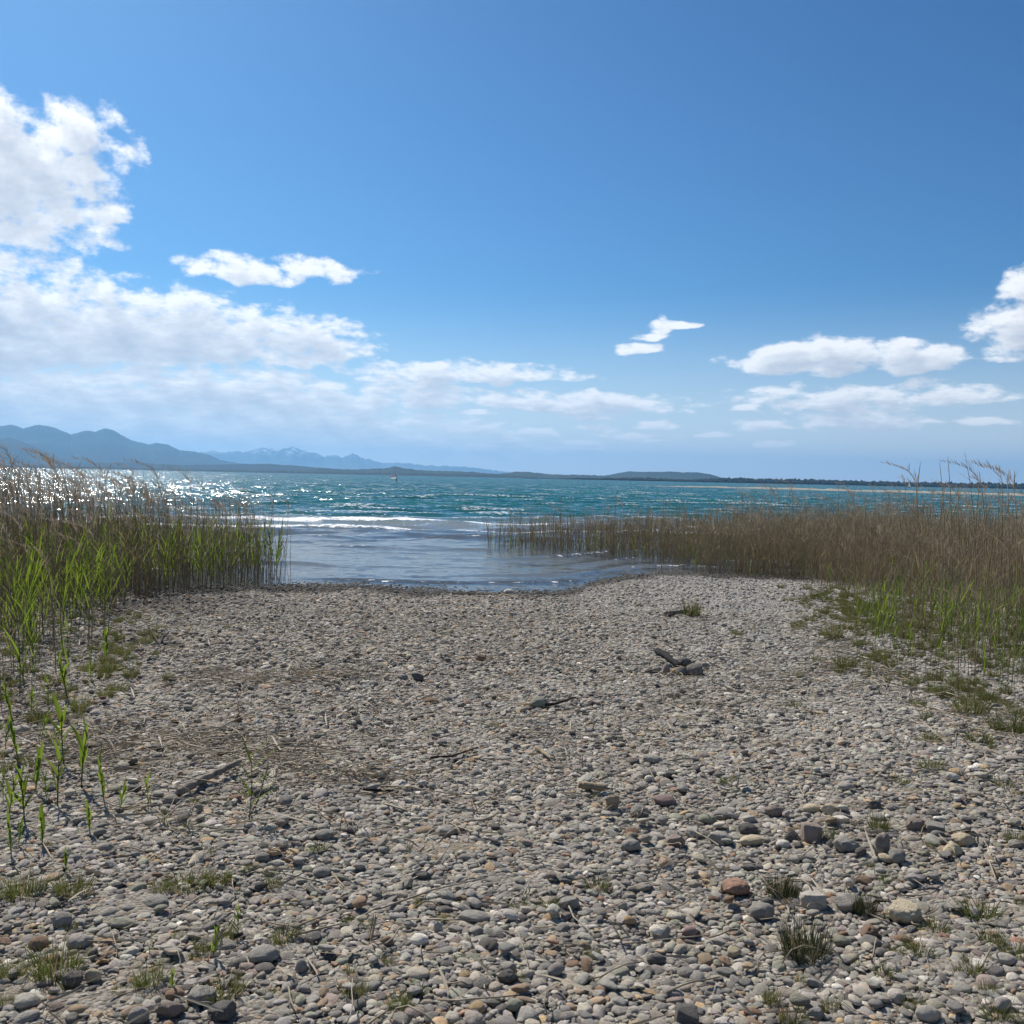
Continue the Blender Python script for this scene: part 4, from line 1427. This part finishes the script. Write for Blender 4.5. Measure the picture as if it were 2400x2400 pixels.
GR = [tuft_mesh(i, 210, .6, .22, 1.0, M_GRASS, .028, 1.0, M_DRYLEAF) for i in range(6)]
GRT = [tuft_mesh(20 + i, 80, .34, .25, 1.0, M_GRASS, .03, .9, M_DRYLEAF) for i in range(4)]
RU = [tuft_mesh(40 + i, 480, .62, .3, 1.0, M_RUSH, .019, .6, M_DRYLEAF) for i in range(3)]
TUFTS = [  # px, py foot, width px, height px, kind, words
    (38, 2110, 100, 70, 'g', "wide grass tuft at the left edge below the shoots"), (160, 2105, 90, 62, 'g', "grass tuft right of the edge tuft at the left"), (440, 2090, 110, 44, 'g', "wide low grass patch at left, middle piece"),
    (510, 2080, 70, 46, 'g', "low grass patch at left, right piece"), (375, 2092, 60, 34, 'g', "low grass patch at left, left piece"), (110, 2300, 130, 92, 'g', "big grass clump in the lower left corner"), (20, 2300, 70, 60, 'g', "yellowish grass clump at the left edge, lower left"),
    (345, 2320, 80, 70, 'g', "dark grass clump beside the bright shoot in the lower left"), (520, 2345, 110, 56, 'g', "grass clump spreading over the dark rock, lower left"), (665, 2215, 70, 50, 'g', "grass tuft left of the long straw stalk"),
    (640, 2085, 50, 40, 'g', "small grass tuft behind the round grey stone"), (830, 2342, 60, 40, 'g', "green grass tuft near the bottom edge, left of centre"), (935, 2368, 60, 46, 'g', "yellow green grass tuft at the bottom, left of centre"), (905, 2266, 36, 36, 't', "small grass tuft at lower centre left"),
    (980, 2336, 44, 30, 't', "small dark grass tuft at the bottom centre"), (1216, 2302, 36, 34, 't', "bright tuft beside the dark stone at lower centre"), (985, 2126, 36, 24, 't', "small tuft beside the long straw stalk"), (1285, 2132, 70, 30, 'd', "dry yellowish grass patch below centre"),
    (1215, 2130, 50, 26, 't', "green grass patch left of the dry patch below centre"), (1400, 2095, 70, 44, 'd', "sparse brownish grass left of the reddish stone"), (1835, 2108, 72, 58, 'r', "smaller dark rush tuft above the rounded stone"), (1893, 2252, 135, 84, 'r', "large dark rush tuft at the lower right"),
    (2032, 2150, 52, 58, 'r', "thin dark rush tuft beside the cream boulder"), (2105, 2240, 44, 26, 't', "small bright grass tuft right of the large rush tuft"), (2165, 2250, 60, 36, 't', "grass tuft below the cream boulder"), (2330, 2222, 60, 52, 'g', "green grass tuft near the right edge"),
    (2385, 2250, 70, 44, 'g', "grass clump at the right edge"), (2310, 2165, 90, 60, 'd', "thin brownish grass above the right edge tufts"), (2200, 2190, 60, 42, 'd', "thin dry grass right of the cream boulder"), (2388, 1980, 64, 40, 'g', "bright grass at the right edge beside the stones"),
    (2062, 1950, 50, 56, 'g', "grass tuft above the upright wood stump"), (2085, 2075, 50, 30, 't', "small grass beside the cream pebble"), (1812, 2360, 44, 56, 'g', "grass tuft near the bottom edge right of centre"), (1860, 2405, 60, 50, 'g', "grass tuft at the bottom edge right of centre"),
    (2190, 1740, 50, 30, 'g', "grass tuft on the stones at the right"), (2186, 1808, 60, 34, 'g', "larger grass tuft on the stones at the right"), (1865, 1660, 34, 22, 't', "small green tuft on the stones right of centre"), (2120, 1842, 40, 26, 't', "small tuft right of the stones at the right"),
    (2300, 1745, 60, 36, 'g', "grass below the right reeds"), (2360, 1850, 60, 34, 'd', "grass near the right edge halfway down"), (1622, 1446, 44, 50, 'g', "grass standing behind the driftwood chunk"), (740, 2005, 50, 36, 't', "sparse tuft in the shingle left of centre"),
    (950, 2000, 36, 24, 't', "small tuft at left of centre"), (1985, 1570, 60, 50, 'g', "grass at the edge of the right reeds"), (1955, 1500, 50, 46, 'g', "grass before the corner of the right reeds"), (2075, 2300, 50, 50, 'd', "thin grass between the lower right stones"),
    (2290, 2290, 60, 40, 'd', "thin grass in the lower right"), (2345, 2400, 80, 56, 'd', "thin grass at the bottom right edge"), (1760, 1955, 36, 20, 't', "grass between the larger stones"), (1945, 1975, 40, 44, 't', "grass at the right foot of the tall boulder"),
    (860, 2180, 40, 26, 't', "small tuft at lower left of centre"), (580, 1870, 60, 26, 't', "small grass under the driftwood plank"), (470, 1888, 50, 26, 't', "green grass at the lower end of the plank"), (1385, 1870, 36, 22, 't', "dry tuft beside the wood stump"),
    (1710, 1838, 44, 24, 't', "small grass above the larger stones"), (2280, 1680, 80, 60, 'g', "grass at the foot of the right reeds"), (2370, 1720, 90, 60, 'g', "grass under the reeds at the right edge")]
for px, py, wp, hp, k, words in TUFTS:
    p = ground_at(px, py)
    s = pxsize(p)
    me = random.choice({'g': GR, 't': GRT, 'd': GRT, 'r': RU}[k])
    o = link_obj("rush_tuft" if k == 'r' else "grass_tuft", me)
    base = {'g': .75, 't': .5, 'd': .5, 'r': .72}[k]
    sx = wp * s / 2 / base
    sx *= 1.12
    o.scale = (sx, sx * .8, hp * s * 1.12)
    o.location = (p.x, p.y + sx * .25, H(p.x, p.y))
    o.rotation_euler = (0, 0, random.uniform(0, 6.28))
    tag(o, words, "rush tuft" if k == 'r' else "grass tuft", "tufts growing between the stones")
gg = random.Random(3)
for i in range(64):
    while True:
        px = gg.uniform(0, 2400); py = gg.uniform(1620, 2400)
        wt = .9 if (px < 800 and py > 1900) else (.8 if px > 1950 else .12)
        if gg.random() < wt: break
    p = ground_at(px, py)
    o = link_obj("grass_tuft", gg.choice(GRT + GR[:2]))
    k = gg.uniform(.018, .04)
    o.scale = (k * 1.3, k * 1.3, k * gg.uniform(.9, 1.9)); o.location = p; o.rotation_euler = (0, 0, gg.uniform(0, 6))
    side = ["left edge", "left third", "left of centre", "centre", "right of centre", "right third", "right edge"][int(px / 343)]
    tag(o, "tiny sparse grass sprig between pebbles, %s of the %s" % (side, "bottom strip" if py > 2230 else ("lower foreground" if py > 2050 else ("middle beach" if py > 1820 else "upper beach"))), "grass sprig", "tiny grass sprigs between the pebbles")


def build_low_grass():
    coll = proto_collection("grass_shape", GR + GRT)
    g = np.random.default_rng(51)
    P = []
    x = g.uniform(2.5, 12, 30000); y = g.uniform(6, 20, 30000)
    e = edge_dist(R_FRONT, x, y); ins = inside(R_POLY, x, y)
    ok = g.random(len(x)) < np.where(ins, .30 * np.exp(-e / 1.8), .34 * np.exp(-e / .3)) * sstep(19, 14, y) * (.35 + .65 * sstep(4.0, 5.0, x))
    P.append(np.stack([x[ok], y[ok]], -1))
    x = g.uniform(-7, -2.2, 9000); y = g.uniform(5, 13, 9000)
    e = edge_dist(L_FRONT, x, y); ins = inside(L_POLY, x, y)
    ok = g.random(len(x)) < np.where(ins, .05, .10 * np.exp(-e / .35))
    P.append(np.stack([x[ok], y[ok]], -1))
    P = np.concatenate(P); n = len(P)
    sc = g.uniform(.035, .10, n)
    o = scatter("low_grass", coll, np.column_stack([P, height(P[:, 0], P[:, 1]) + .005]), np.column_stack([np.zeros(n), np.zeros(n), g.uniform(0, 6.28, n)]),
                np.column_stack([sc * 1.1, sc * 1.1, sc * g.uniform(.9, 1.9, n)]), g.integers(0, 10, n))
    tag(o, "low grass along the foot of the reed beds", "grass", kind='stuff')


build_low_grass()


# ------------------------------------------------------------------ driftwood, sticks
def along(px_pts, lift=.012):
    out = []
    for q in px_pts:
        p = ground_at(q[0], q[1])
        out.append(Vector((p.x, p.y, p.z + lift + (q[2] if len(q) > 2 else 0))))
    return out


def stick(name, px_pts, rpx, mat, words, cat, sides=7, knob=.15, flat=1.0, taper=.5, lift=None, seed=0, segs=14, group=None):
    raw = along(px_pts, 0)
    s = pxsize(raw[len(raw) // 2])
    r = rpx * s
    g = random.Random(seed + int(px_pts[0][0]))
    pts = []
    for i in range(segs + 1):
        t = i / segs * (len(raw) - 1)
        k = min(int(t), len(raw) - 2)
        pts.append(raw[k].lerp(raw[k + 1], t - k) + Vector((g.uniform(-1, 1), g.uniform(-1, 1), g.uniform(-.4, .6))) * r * .25)
    rad = [r * (1 - taper * i / segs) * (1 + knob * g.uniform(-1, 1)) for i in range(segs + 1)]
    rad[0] *= .8; rad[-1] *= .6
    o0 = pts[0].copy()
    v, f = tube([p - o0 for p in pts], rad, sides)
    ln = max(.01, (pts[-1] - pts[0]).length)
    me = make_mesh(name, v, f, [mat], sides > 5)
    o = link_obj(name, me)
    o.location = o0 + Vector((0, 0, r * flat + .018 if lift is None else lift))
    o.scale = (1, 1, 1)
    tag(o, words, cat, group)
    return o


stick("driftwood_plank", [(418, 1876), (480, 1846, .01), (565, 1812, .03)], 10, M_WOOD, "weathered grey driftwood plank lying left of the lone green shoot", "driftwood", 6, .12, 1, .3)
stick("charred_stick", [(850, 1862), (935, 1868)], 5, M_CHAR, "black charred stick on the stones left of centre", "stick", 6, .25)
stick("stick", [(805, 1866), (870, 1872), (935, 1874)], 2.6, M_TANWOOD, "pale stick lying beside the black charred stick", "stick", 5)
stick("dark_stick", [(1264, 1662), (1300, 1660), (1350, 1649, .02)], 4.5, M_DARKWOOD, "dark stick at the right of the large smooth greenish stone", "stick", 7, .2)
stick("stick", [(1340, 1667), (1392, 1671)], 2.5, M_WOOD, "thin grey stick right of the dark stick", "stick", 5)
stick("stick", [(1060, 1397), (1120, 1396), (1180, 1397), (1222, 1409)], 2.4, M_TANWOOD, "long thin bent stick lying along the water's edge", "stick", 5, .1)
stick("driftwood_chunk", [(1556, 1447), (1585, 1443), (1614, 1440)], 6.5, M_WOOD, "brown driftwood chunk on the upper beach, right of centre", "driftwood", 6, .5, .8, .3)
stick("twig", [(1222, 1517), (1234, 1506, .02), (1246, 1518)], 2.2, M_TANWOOD, "small curled twig on the upper beach at centre", "twig", 5)
stick("wood_log", [(1358, 1856), (1420, 1864)], 9, M_TANWOOD, "short tan log beside the wood stump at centre right", "driftwood", 9, .15, 1, .1)
stick("driftwood_chip", [(1258, 1765), (1276, 1778), (1292, 1790)], 6, M_TANWOOD, "pale driftwood chip right of centre", "driftwood", 6, .2)
stick("dark_stick", [(1008, 1786), (1060, 1782), (1122, 1768, .02)], 3.5, M_DARKWOOD, "dark thin branch at the centre of the beach", "stick", 6)
stick("charred_plank", [(1538, 1552, .06), (1560, 1562, .05), (1594, 1576)], 8, M_CHAR, "black charred plank leaning in the fire place", "driftwood", 6, .12, .9, .1, lift=.05)
stick("charred_stick", [(1558, 1555, .05), (1574, 1562, .03)], 5, M_CHAR, "short black charred piece behind the charred plank", "stick", 6, .2, lift=.05)
stick("straw_stalk", [(690, 2206), (800, 2180)], 3.5, M_STRAW, "thick yellow straw stalk, lower left piece of the long line", "straw")
stick("straw_stalk", [(893, 2143), (1010, 2100), (1145, 2068)], 2.8, M_STRAW, "long yellow straw stalk left of centre, upper piece of the long line", "straw")
stick("twig", [(583, 1925), (606, 1893, .02), (628, 1850, .12), (622, 1812, .22)], 2.4, M_DARKWOOD, "dark bent twig standing right of the lone green shoot", "twig", 5)
stick("twig", [(395, 1500, .06), (372, 1515), (335, 1474, .1)], 2.6, M_DARKWOOD, "dark forked twig left part, on the wet stones by the left reeds", "twig", 5)
stick("twig", [(345, 1555), (372, 1522), (390, 1492, .10)], 2.4, M_DARKWOOD, "dark forked twig right part, on the wet stones by the left reeds", "twig", 5)
stick("root", [(2108, 2152), (2130, 2166), (2140, 2180), (2158, 2182)], 3.2, M_TANWOOD, "pale bent root at the foot of the cream boulder", "twig", 6)
stick("straw_stalk", [(1738, 2188), (1752, 2204), (1763, 2226)], 3.4, M_STRAW, "pale broken straw piece left of the large rush tuft", "straw")
stick("stick", [(1240, 2080), (1222, 2120)], 2.0, M_STRAW, "thin upright straw near the centre", "straw")
stick("straw_stalk", [(1213, 2192), (1225, 2230), (1240, 2292)], 2.0, M_STRAW, "thin straw stalk at lower centre, beside the bright tuft", "straw")
stick("straw_stalk", [(1330, 2130), (1345, 2165), (1400, 2210)], 2.6, M_STRAW, "bent pale straw right of the pale yellow pebble", "straw")
stick("straw_stalk", [(900, 1895), (970, 1915)], 3.2, M_STRAW, "pale straw below the charred stick", "straw")
stick("straw_stalk", [(720, 2260), (745, 2300), (700, 2325)], 3.0, M_STRAW, "bleached curved straw in the lower left of centre", "straw")
stick("straw_stalk", [(676, 2330), (682, 2365), (695, 2390)], 3.0, M_STRAW, "bleached curved straw near the bottom edge", "straw")


def stump(px, py, wp, hp, mat, words, seed):
    p = ground_at(px, py); s = pxsize(p)
    g = random.Random(seed)
    n, sides = 12, 14
    v, f = [], []
    for i in range(n + 1):
        t = i / n
        for k in range(sides):
            a = 2 * math.pi * k / sides
            q = Vector((math.cos(a), math.sin(a), t * 2.2))
            r = wp * s * .5 * (1.0 - .35 * t + .3 * mnoise.fractal(q * 1.6 + Vector((seed, 0, 0)), 1, 2, 4) + .12 * math.sin(5 * a + seed))
            if i == n: r *= .55
            v.append((r * math.cos(a) + .12 * wp * s * t, r * math.sin(a) * .8, (t * hp * s * 1.0) * (1 + .12 * mnoise.noise(Vector((math.cos(a), math.sin(a), seed)))) - .02))
    for i in range(n):
        for k in range(sides):
            k2 = (k + 1) % sides
            f.append((i * sides + k, i * sides + k2, (i + 1) * sides + k2, (i + 1) * sides + k))
    f.append(tuple(n * sides + k for k in range(sides)))
    o = link_obj("wood_stump", make_mesh("wood_stump", v, f, [mat]))
    o.location = (p.x, p.y + wp * s * .3, p.z)
    tag(o, words, "driftwood")


stump(2068, 2012, 44, 66, M_WOOD, "upright dark weathered wood stump among the stones at the right", 3)
stump(1432, 1902, 40, 44, M_TANWOOD, "stubby weathered wood stump at the left of the larger stones", 8)


# ------------------------------------------------------------------ straw litter
def build_straw():
    shapes = []
    for i in range(8):
        g = random.Random(60 + i)
        b = g.uniform(-.1, .1); c = g.uniform(-.08, .08)
        pts = [(s - .5, b * math.sin(3.1 * s) + c * s * s, .015 * math.sin(5 * s + i)) for s in (0, .25, .5, .75, 1)]
        if i < 5:
            v, f = tube(pts, [.0035, .0035, .0032, .003, .0024], 4)
            shapes.append(make_mesh("straw_shape", v, f, [M_STRAW]))
        else:
            v, f = blade((-.5, 0, 0), (1, b, .15), 1.0, .02, .05, 5)
            shapes.append(make_mesh("straw_shape", v, f, [M_STRAW]))
    coll = proto_collection("straw_shape", shapes)
    g = np.random.default_rng(31)
    P = []
    drifts = [(420, 1602, 860, 1584, 13, 420, .12), (250, 1722, 620, 1738, 30, 330, .35), (330, 1762, 800, 1775, 26, 460, .3), (620, 1780, 1000, 1868, 30, 220, .3), (1500, 1640, 2050, 1560, 70, 900, .9),
              (1850, 1450, 2080, 1600, 50, 420, .9), (60, 1720, 330, 1800, 50, 300, .8), (0, 1600, 260, 1760, 60, 300, 1), (700, 1700, 1500, 1740, 40, 160, .4), (2050, 1600, 2400, 1720, 40, 360, .7), (300, 1910, 700, 1925, 40, 90, .4)]
    for x1, y1, x2, y2, sp, n, ang in drifts:
        for k in range(int(n * .3)):
            t = g.random()
            px = x1 + t * (x2 - x1) + g.normal(0, 14); py = y1 + t * (y2 - y1) + g.normal(0, sp * .75)
            p = ground_at(px, min(py, 2600))
            P.append((p.x, p.y, p.z, g.normal(0, ang + .3), 1))
    n = 5200
    y = np.sqrt(g.uniform(2.4 ** 2, 14 ** 2, n)); x = g.uniform(-1, 1, n) * (.55 * y + .5)
    for a, b in zip(x, y): P.append((a, b, H(a, b), g.uniform(0, 3.14), 0))
    P = np.array(P); n = len(P)
    L = np.where(P[:, 4] == 1, g.uniform(.12, .55, n), g.uniform(.03, .26, n) ** 1.0)
    far = np.clip(P[:, 1] / 6, .8, 1.9)
    z = P[:, 2] + g.uniform(.015, .045, n)
    rot = np.stack([g.uniform(0, 6.28, n), g.normal(0, .06, n), P[:, 3]], -1)
    th = g.uniform(.55, 1.15, n)
    scl = np.stack([L, th, th], -1)
    pick = g.integers(0, 8, n)
    flat = pick >= 5
    scl[flat, 1] *= .6; scl[flat, 2] *= .3
    # those lying nearest the eye are single stalks
    loose = np.where(P[:, 4] == 0)[0]
    vis = np.where(np.abs(P[loose, 0] / P[loose, 1]) < .5, L[loose] / P[loose, 1], 0) * (P[loose, 1] > 3.1)
    solo = loose[np.argsort(-vis)[:150]]
    keep = np.ones(n, bool); keep[solo] = False
    o = scatter("straw_litter", coll, np.stack([P[:, 0], P[:, 1], z], -1)[keep], rot[keep], scl[keep], pick[keep])
    tag(o, "dry straw and reed litter drifted in bands over the stones", "straw litter", kind='stuff')
    for i in solo:
        ob = link_obj("straw_stalk", shapes[pick[i]])
        ob.location = (P[i, 0], P[i, 1], z[i]); ob.rotation_euler = rot[i]; ob.scale = scl[i]
        px = P[i, 0] / P[i, 1]
        col_ = ["near the left edge", "left of centre", "about the centre", "right of centre", "near the right edge"][int(np.clip((px + .5) * 5, 0, 4))]
        row = "near foreground" if P[i, 1] < 4.2 else ("lower beach" if P[i, 1] < 6.0 else "middle beach")
        ln = "long" if L[i] > .2 else ("short" if L[i] < .13 else "medium")
        a = abs(math.degrees(P[i, 3])) % 180
        lie = "lying crosswise" if a < 30 or a > 150 else ("pointing at the viewer" if 60 < a < 120 else ("slanting up right" if a < 90 else "slanting up left"))
        tag(ob, "%s bleached straw %s on the pebbles, %s, %s" % (ln, lie, row, col_), "straw", "loose straws on the pebbles")


build_straw()


# ------------------------------------------------------------------ wing foiler and sailing boat
def skin_body(name, joints, bones, radii, mats, parent=None):
    me = bpy.data.meshes.new(name)
    me.from_pydata(joints, bones, [])
    o = link_obj(name, me, parent)
    md = o.modifiers.new("skin", 'SKIN')
    for sv, r in zip(me.skin_vertices[0].data, radii):
        sv.radius = (r, r)
    me.skin_vertices[0].data[0].use_root = True
    o.modifiers.new("sub", 'SUBSURF').levels = 2
    o.modifiers["sub"].render_levels = 2
    dg = bpy.context.evaluated_depsgraph_get()
    me2 = bpy.data.meshes.new_from_object(o.evaluated_get(dg))
    o.modifiers.clear()
    o.data = me2
    me2.materials.clear()
    for m in mats: me2.materials.append(m)
    me2.polygons.foreach_set('use_smooth', [True] * len(me2.polygons))
    return o


M_SUIT = simple("black_neoprene", (.012, .014, .018), .6)
M_SKIN = simple("skin", (.45, .27, .19), .6)
M_WING = plant_material("white_wing_cloth", (.8, .78, .78), (.76, .74, .74), .6, (.8, .76, .76))
M_PINK = simple("red_wing_cloth", (.55, .12, .14), .5)
M_BOARD = simple("board_gelcoat", (.55, .55, .5), .3)


def build_foiler():
    p = ground_at(929, 1130.5, 0.0)
    me_ = bpy.data.objects.new("person", None)
    J = [(0, 0, .95), (0, 0, 1.18), (-.02, 0, 1.42), (-.03, 0, 1.53), (-.04, 0, 1.60), (-.05, 0, 1.72),
         (.02, .16, .9), (.06, .2, .5), (.0, .24, .10), (-.1, .25, .05),
         (-.02, -.16, .9), (-.09, -.2, .5), (-.06, -.26, .10), (-.16, -.27, .05),
         (-.03, .18, 1.43), (-.2, .25, 1.5), (-.42, .2, 1.66), (-.49, .19, 1.70),
         (-.03, -.18, 1.43), (-.18, -.24, 1.5), (-.38, -.2, 1.68), (-.45, -.19, 1.72)]
    B = [(0, 1), (1, 2), (2, 3), (3, 4), (4, 5), (0, 6), (6, 7), (7, 8), (8, 9), (0, 10), (10, 11), (11, 12), (12, 13), (2, 14), (14, 15), (15, 16), (16, 17), (2, 18), (18, 19), (19, 20), (20, 21)]
    Rr = [.15, .14, .16, .06, .075, .09, .11, .075, .045, .05, .11, .075, .045, .05, .07, .05, .035, .035, .07, .05, .035, .035]
    o = skin_body("person", J, B, Rr, [M_SUIT])
    base = Vector((p.x, p.y, .12))
    o.location = base
    tag(o, "person in a black wetsuit riding a board, holding up a white wing", "person")
    mb = MB()
    V, F = ico(2)
    mb.add([(q[0] * .1 - .05, q[1] * .085, q[2] * .12 + 1.68) for q in V], F)
    link_obj("head", mb.mesh("head", [M_SKIN]), o)
    hb = MB(); hb.add([(q[0] * .108 - .04, q[1] * .093, q[2] * .10 + 1.73) for q in V], F)
    link_obj("hair", hb.mesh("hair", [simple("dark_hair", (.03, .02, .015), .7)]), o)
    # the hand wing: a curved canopy held by its leading edge
    rows = []
    for i in range(17):
        s = i / 16 * 2 - 1
        half = 1.15
        x = -1.45 + half * s + .0
        chord = 1.05 * (1 - .55 * s * s)
        zc = 2.02 - .42 * abs(s) ** 2 + .03 * s
        row = []
        for k in range(7):
            t = k / 6
            row.append((x + .12 * t, -.1 - .35 * t - .12 * math.sin(t * math.pi), zc - .95 * chord * t))
        rows.append(row)
    wob = bpy.data.objects.new("hand_wing", None); COL.objects.link(wob)
    wob.location = base + Vector((.55, 0, -.08))
    cn = link_obj("canopy", grid_mesh("canopy", np.array(rows), [M_WING]), wob)
    v, f = tube([r[0] for r in rows], [.035 + .05 * (1 - (abs(i - 8) / 8) ** 2) for i in range(17)], 8)
    link_obj("leading_edge", make_mesh("leading_edge", v, f, [M_WING]), wob)
    v, f = tube([rows[8][0], rows[8][3], rows[8][6]], [.05, .05, .03], 7)
    link_obj("strut", make_mesh("strut", [(a, b, c - .08) for a, b, c in v], f, [M_PINK]), wob)
    tag(wob, "white inflatable hand wing held above the water by the rider", "wing")
    V, F = ico(3)
    bd = [(q[0] * .95, q[1] * .3, max(q[2], -.6) * .07) for q in V]
    b = link_obj("foil_board", make_mesh("foil_board", bd, F, [M_BOARD]))
    b.location = base + Vector((-.08, 0, -.02)); b.rotation_euler = (0, 0, 1.45)
    tag(b, "short board under the wing rider on the lake", "board")
    v, f = tube([(0, 0, -.04), (0, 0, -.5)], [.03, .02], 6)
    link_obj("foil_mast", make_mesh("foil_mast", v, f, [M_SUIT]), b)


build_foiler()


def build_boat():
    x0, y0 = ground_at(2131, 1142.5, 0.0).x, 0
    d = ray(2131, 1139); dist = 1450.0
    hd = math.hypot(d.x, d.y)
    e = bpy.data.objects.new("sailing_boat", None); COL.objects.link(e)
    e.location = (d.x / hd * dist, d.y / hd * dist, 0); e.rotation_euler = (0, 0, .5)
    rows = []
    for i in range(13):
        t = i / 12 * 2 - 1
        wdt = .95 * (1 - max(0, t) ** 2.2) * (1 - .25 * max(0, -t) ** 2) + .01
        rows.append([(t * 3.2, -wdt, .75), (t * 3.2, -wdt * .8, .2), (t * 3.1, 0, -.2), (t * 3.2, wdt * .8, .2), (t * 3.2, wdt, .75), (t * 3.2, 0, .8)])
    link_obj("hull", grid_mesh("hull", np.array(rows), [M_BOARD]), e)
    v, f = tube([(.5, 0, .6), (.5, 0, 8.6)], [.08, .05], 6)
    link_obj("mast", make_mesh("mast", v, f, [simple("alloy", (.5, .5, .5), .4)]), e)
    for nm, pts in (("mainsail", ((.4, 0, 1.5), (-2.8, 0, 1.5), (.4, 0, 8.4))), ("foresail", ((.6, 0, 7.2), (.75, 0, 1.2), (3.0, 0, .9)))):
        a, b, c = (Vector(q) for q in pts)
        N = 8; rows = []
        for i in range(N + 1):
            s = i / N
            l, r_ = a.lerp(c, s), b.lerp(c, s)
            rows.append([(l.lerp(r_, k / 6) + Vector((0, .35 * math.sin(k / 6 * math.pi) * (1 - s), 0)))[:] for k in range(7)])
        so = link_obj(nm, grid_mesh(nm, np.array(rows), [M_WING]), e)
        so.modifiers.new("thick", 'SOLIDIFY').thickness = .02
    tag(e, "tiny white sailing boat before the wooded shore at the right", "boat")


build_boat()


# ------------------------------------------------------------------ haze
def build_haze():
    m = bpy.data.materials.new("haze_air"); m.use_nodes = True
    m.node_tree.nodes.clear()
    w = NT(m.node_tree)
    v = w.n('ShaderNodeVolumePrincipled')
    v.inputs['Color'].default_value = (.27, .60, 1.0, 1)
    v.inputs['Density'].default_value = HAZE
    v.inputs['Anisotropy'].default_value = .35
    o_ = w.n('ShaderNodeOutputMaterial'); w.link(v.outputs[0], o_.inputs['Volume'])
    a, z0, z1 = 42000, -6, 1050
    vs = [(x, y, z) for z in (z0, z1) for x, y in ((-a, -a), (a, -a), (a, a), (-a, a))]
    fs = [(0, 3, 2, 1), (4, 5, 6, 7), (0, 1, 5, 4), (1, 2, 6, 5), (2, 3, 7, 6), (3, 0, 4, 7)]
    o = link_obj("haze", make_mesh("haze", vs, fs, [m], False))
    tag(o, "thin blue haze over the lake and mountains", kind='stuff')


HAZE = 4.3e-5
build_haze()
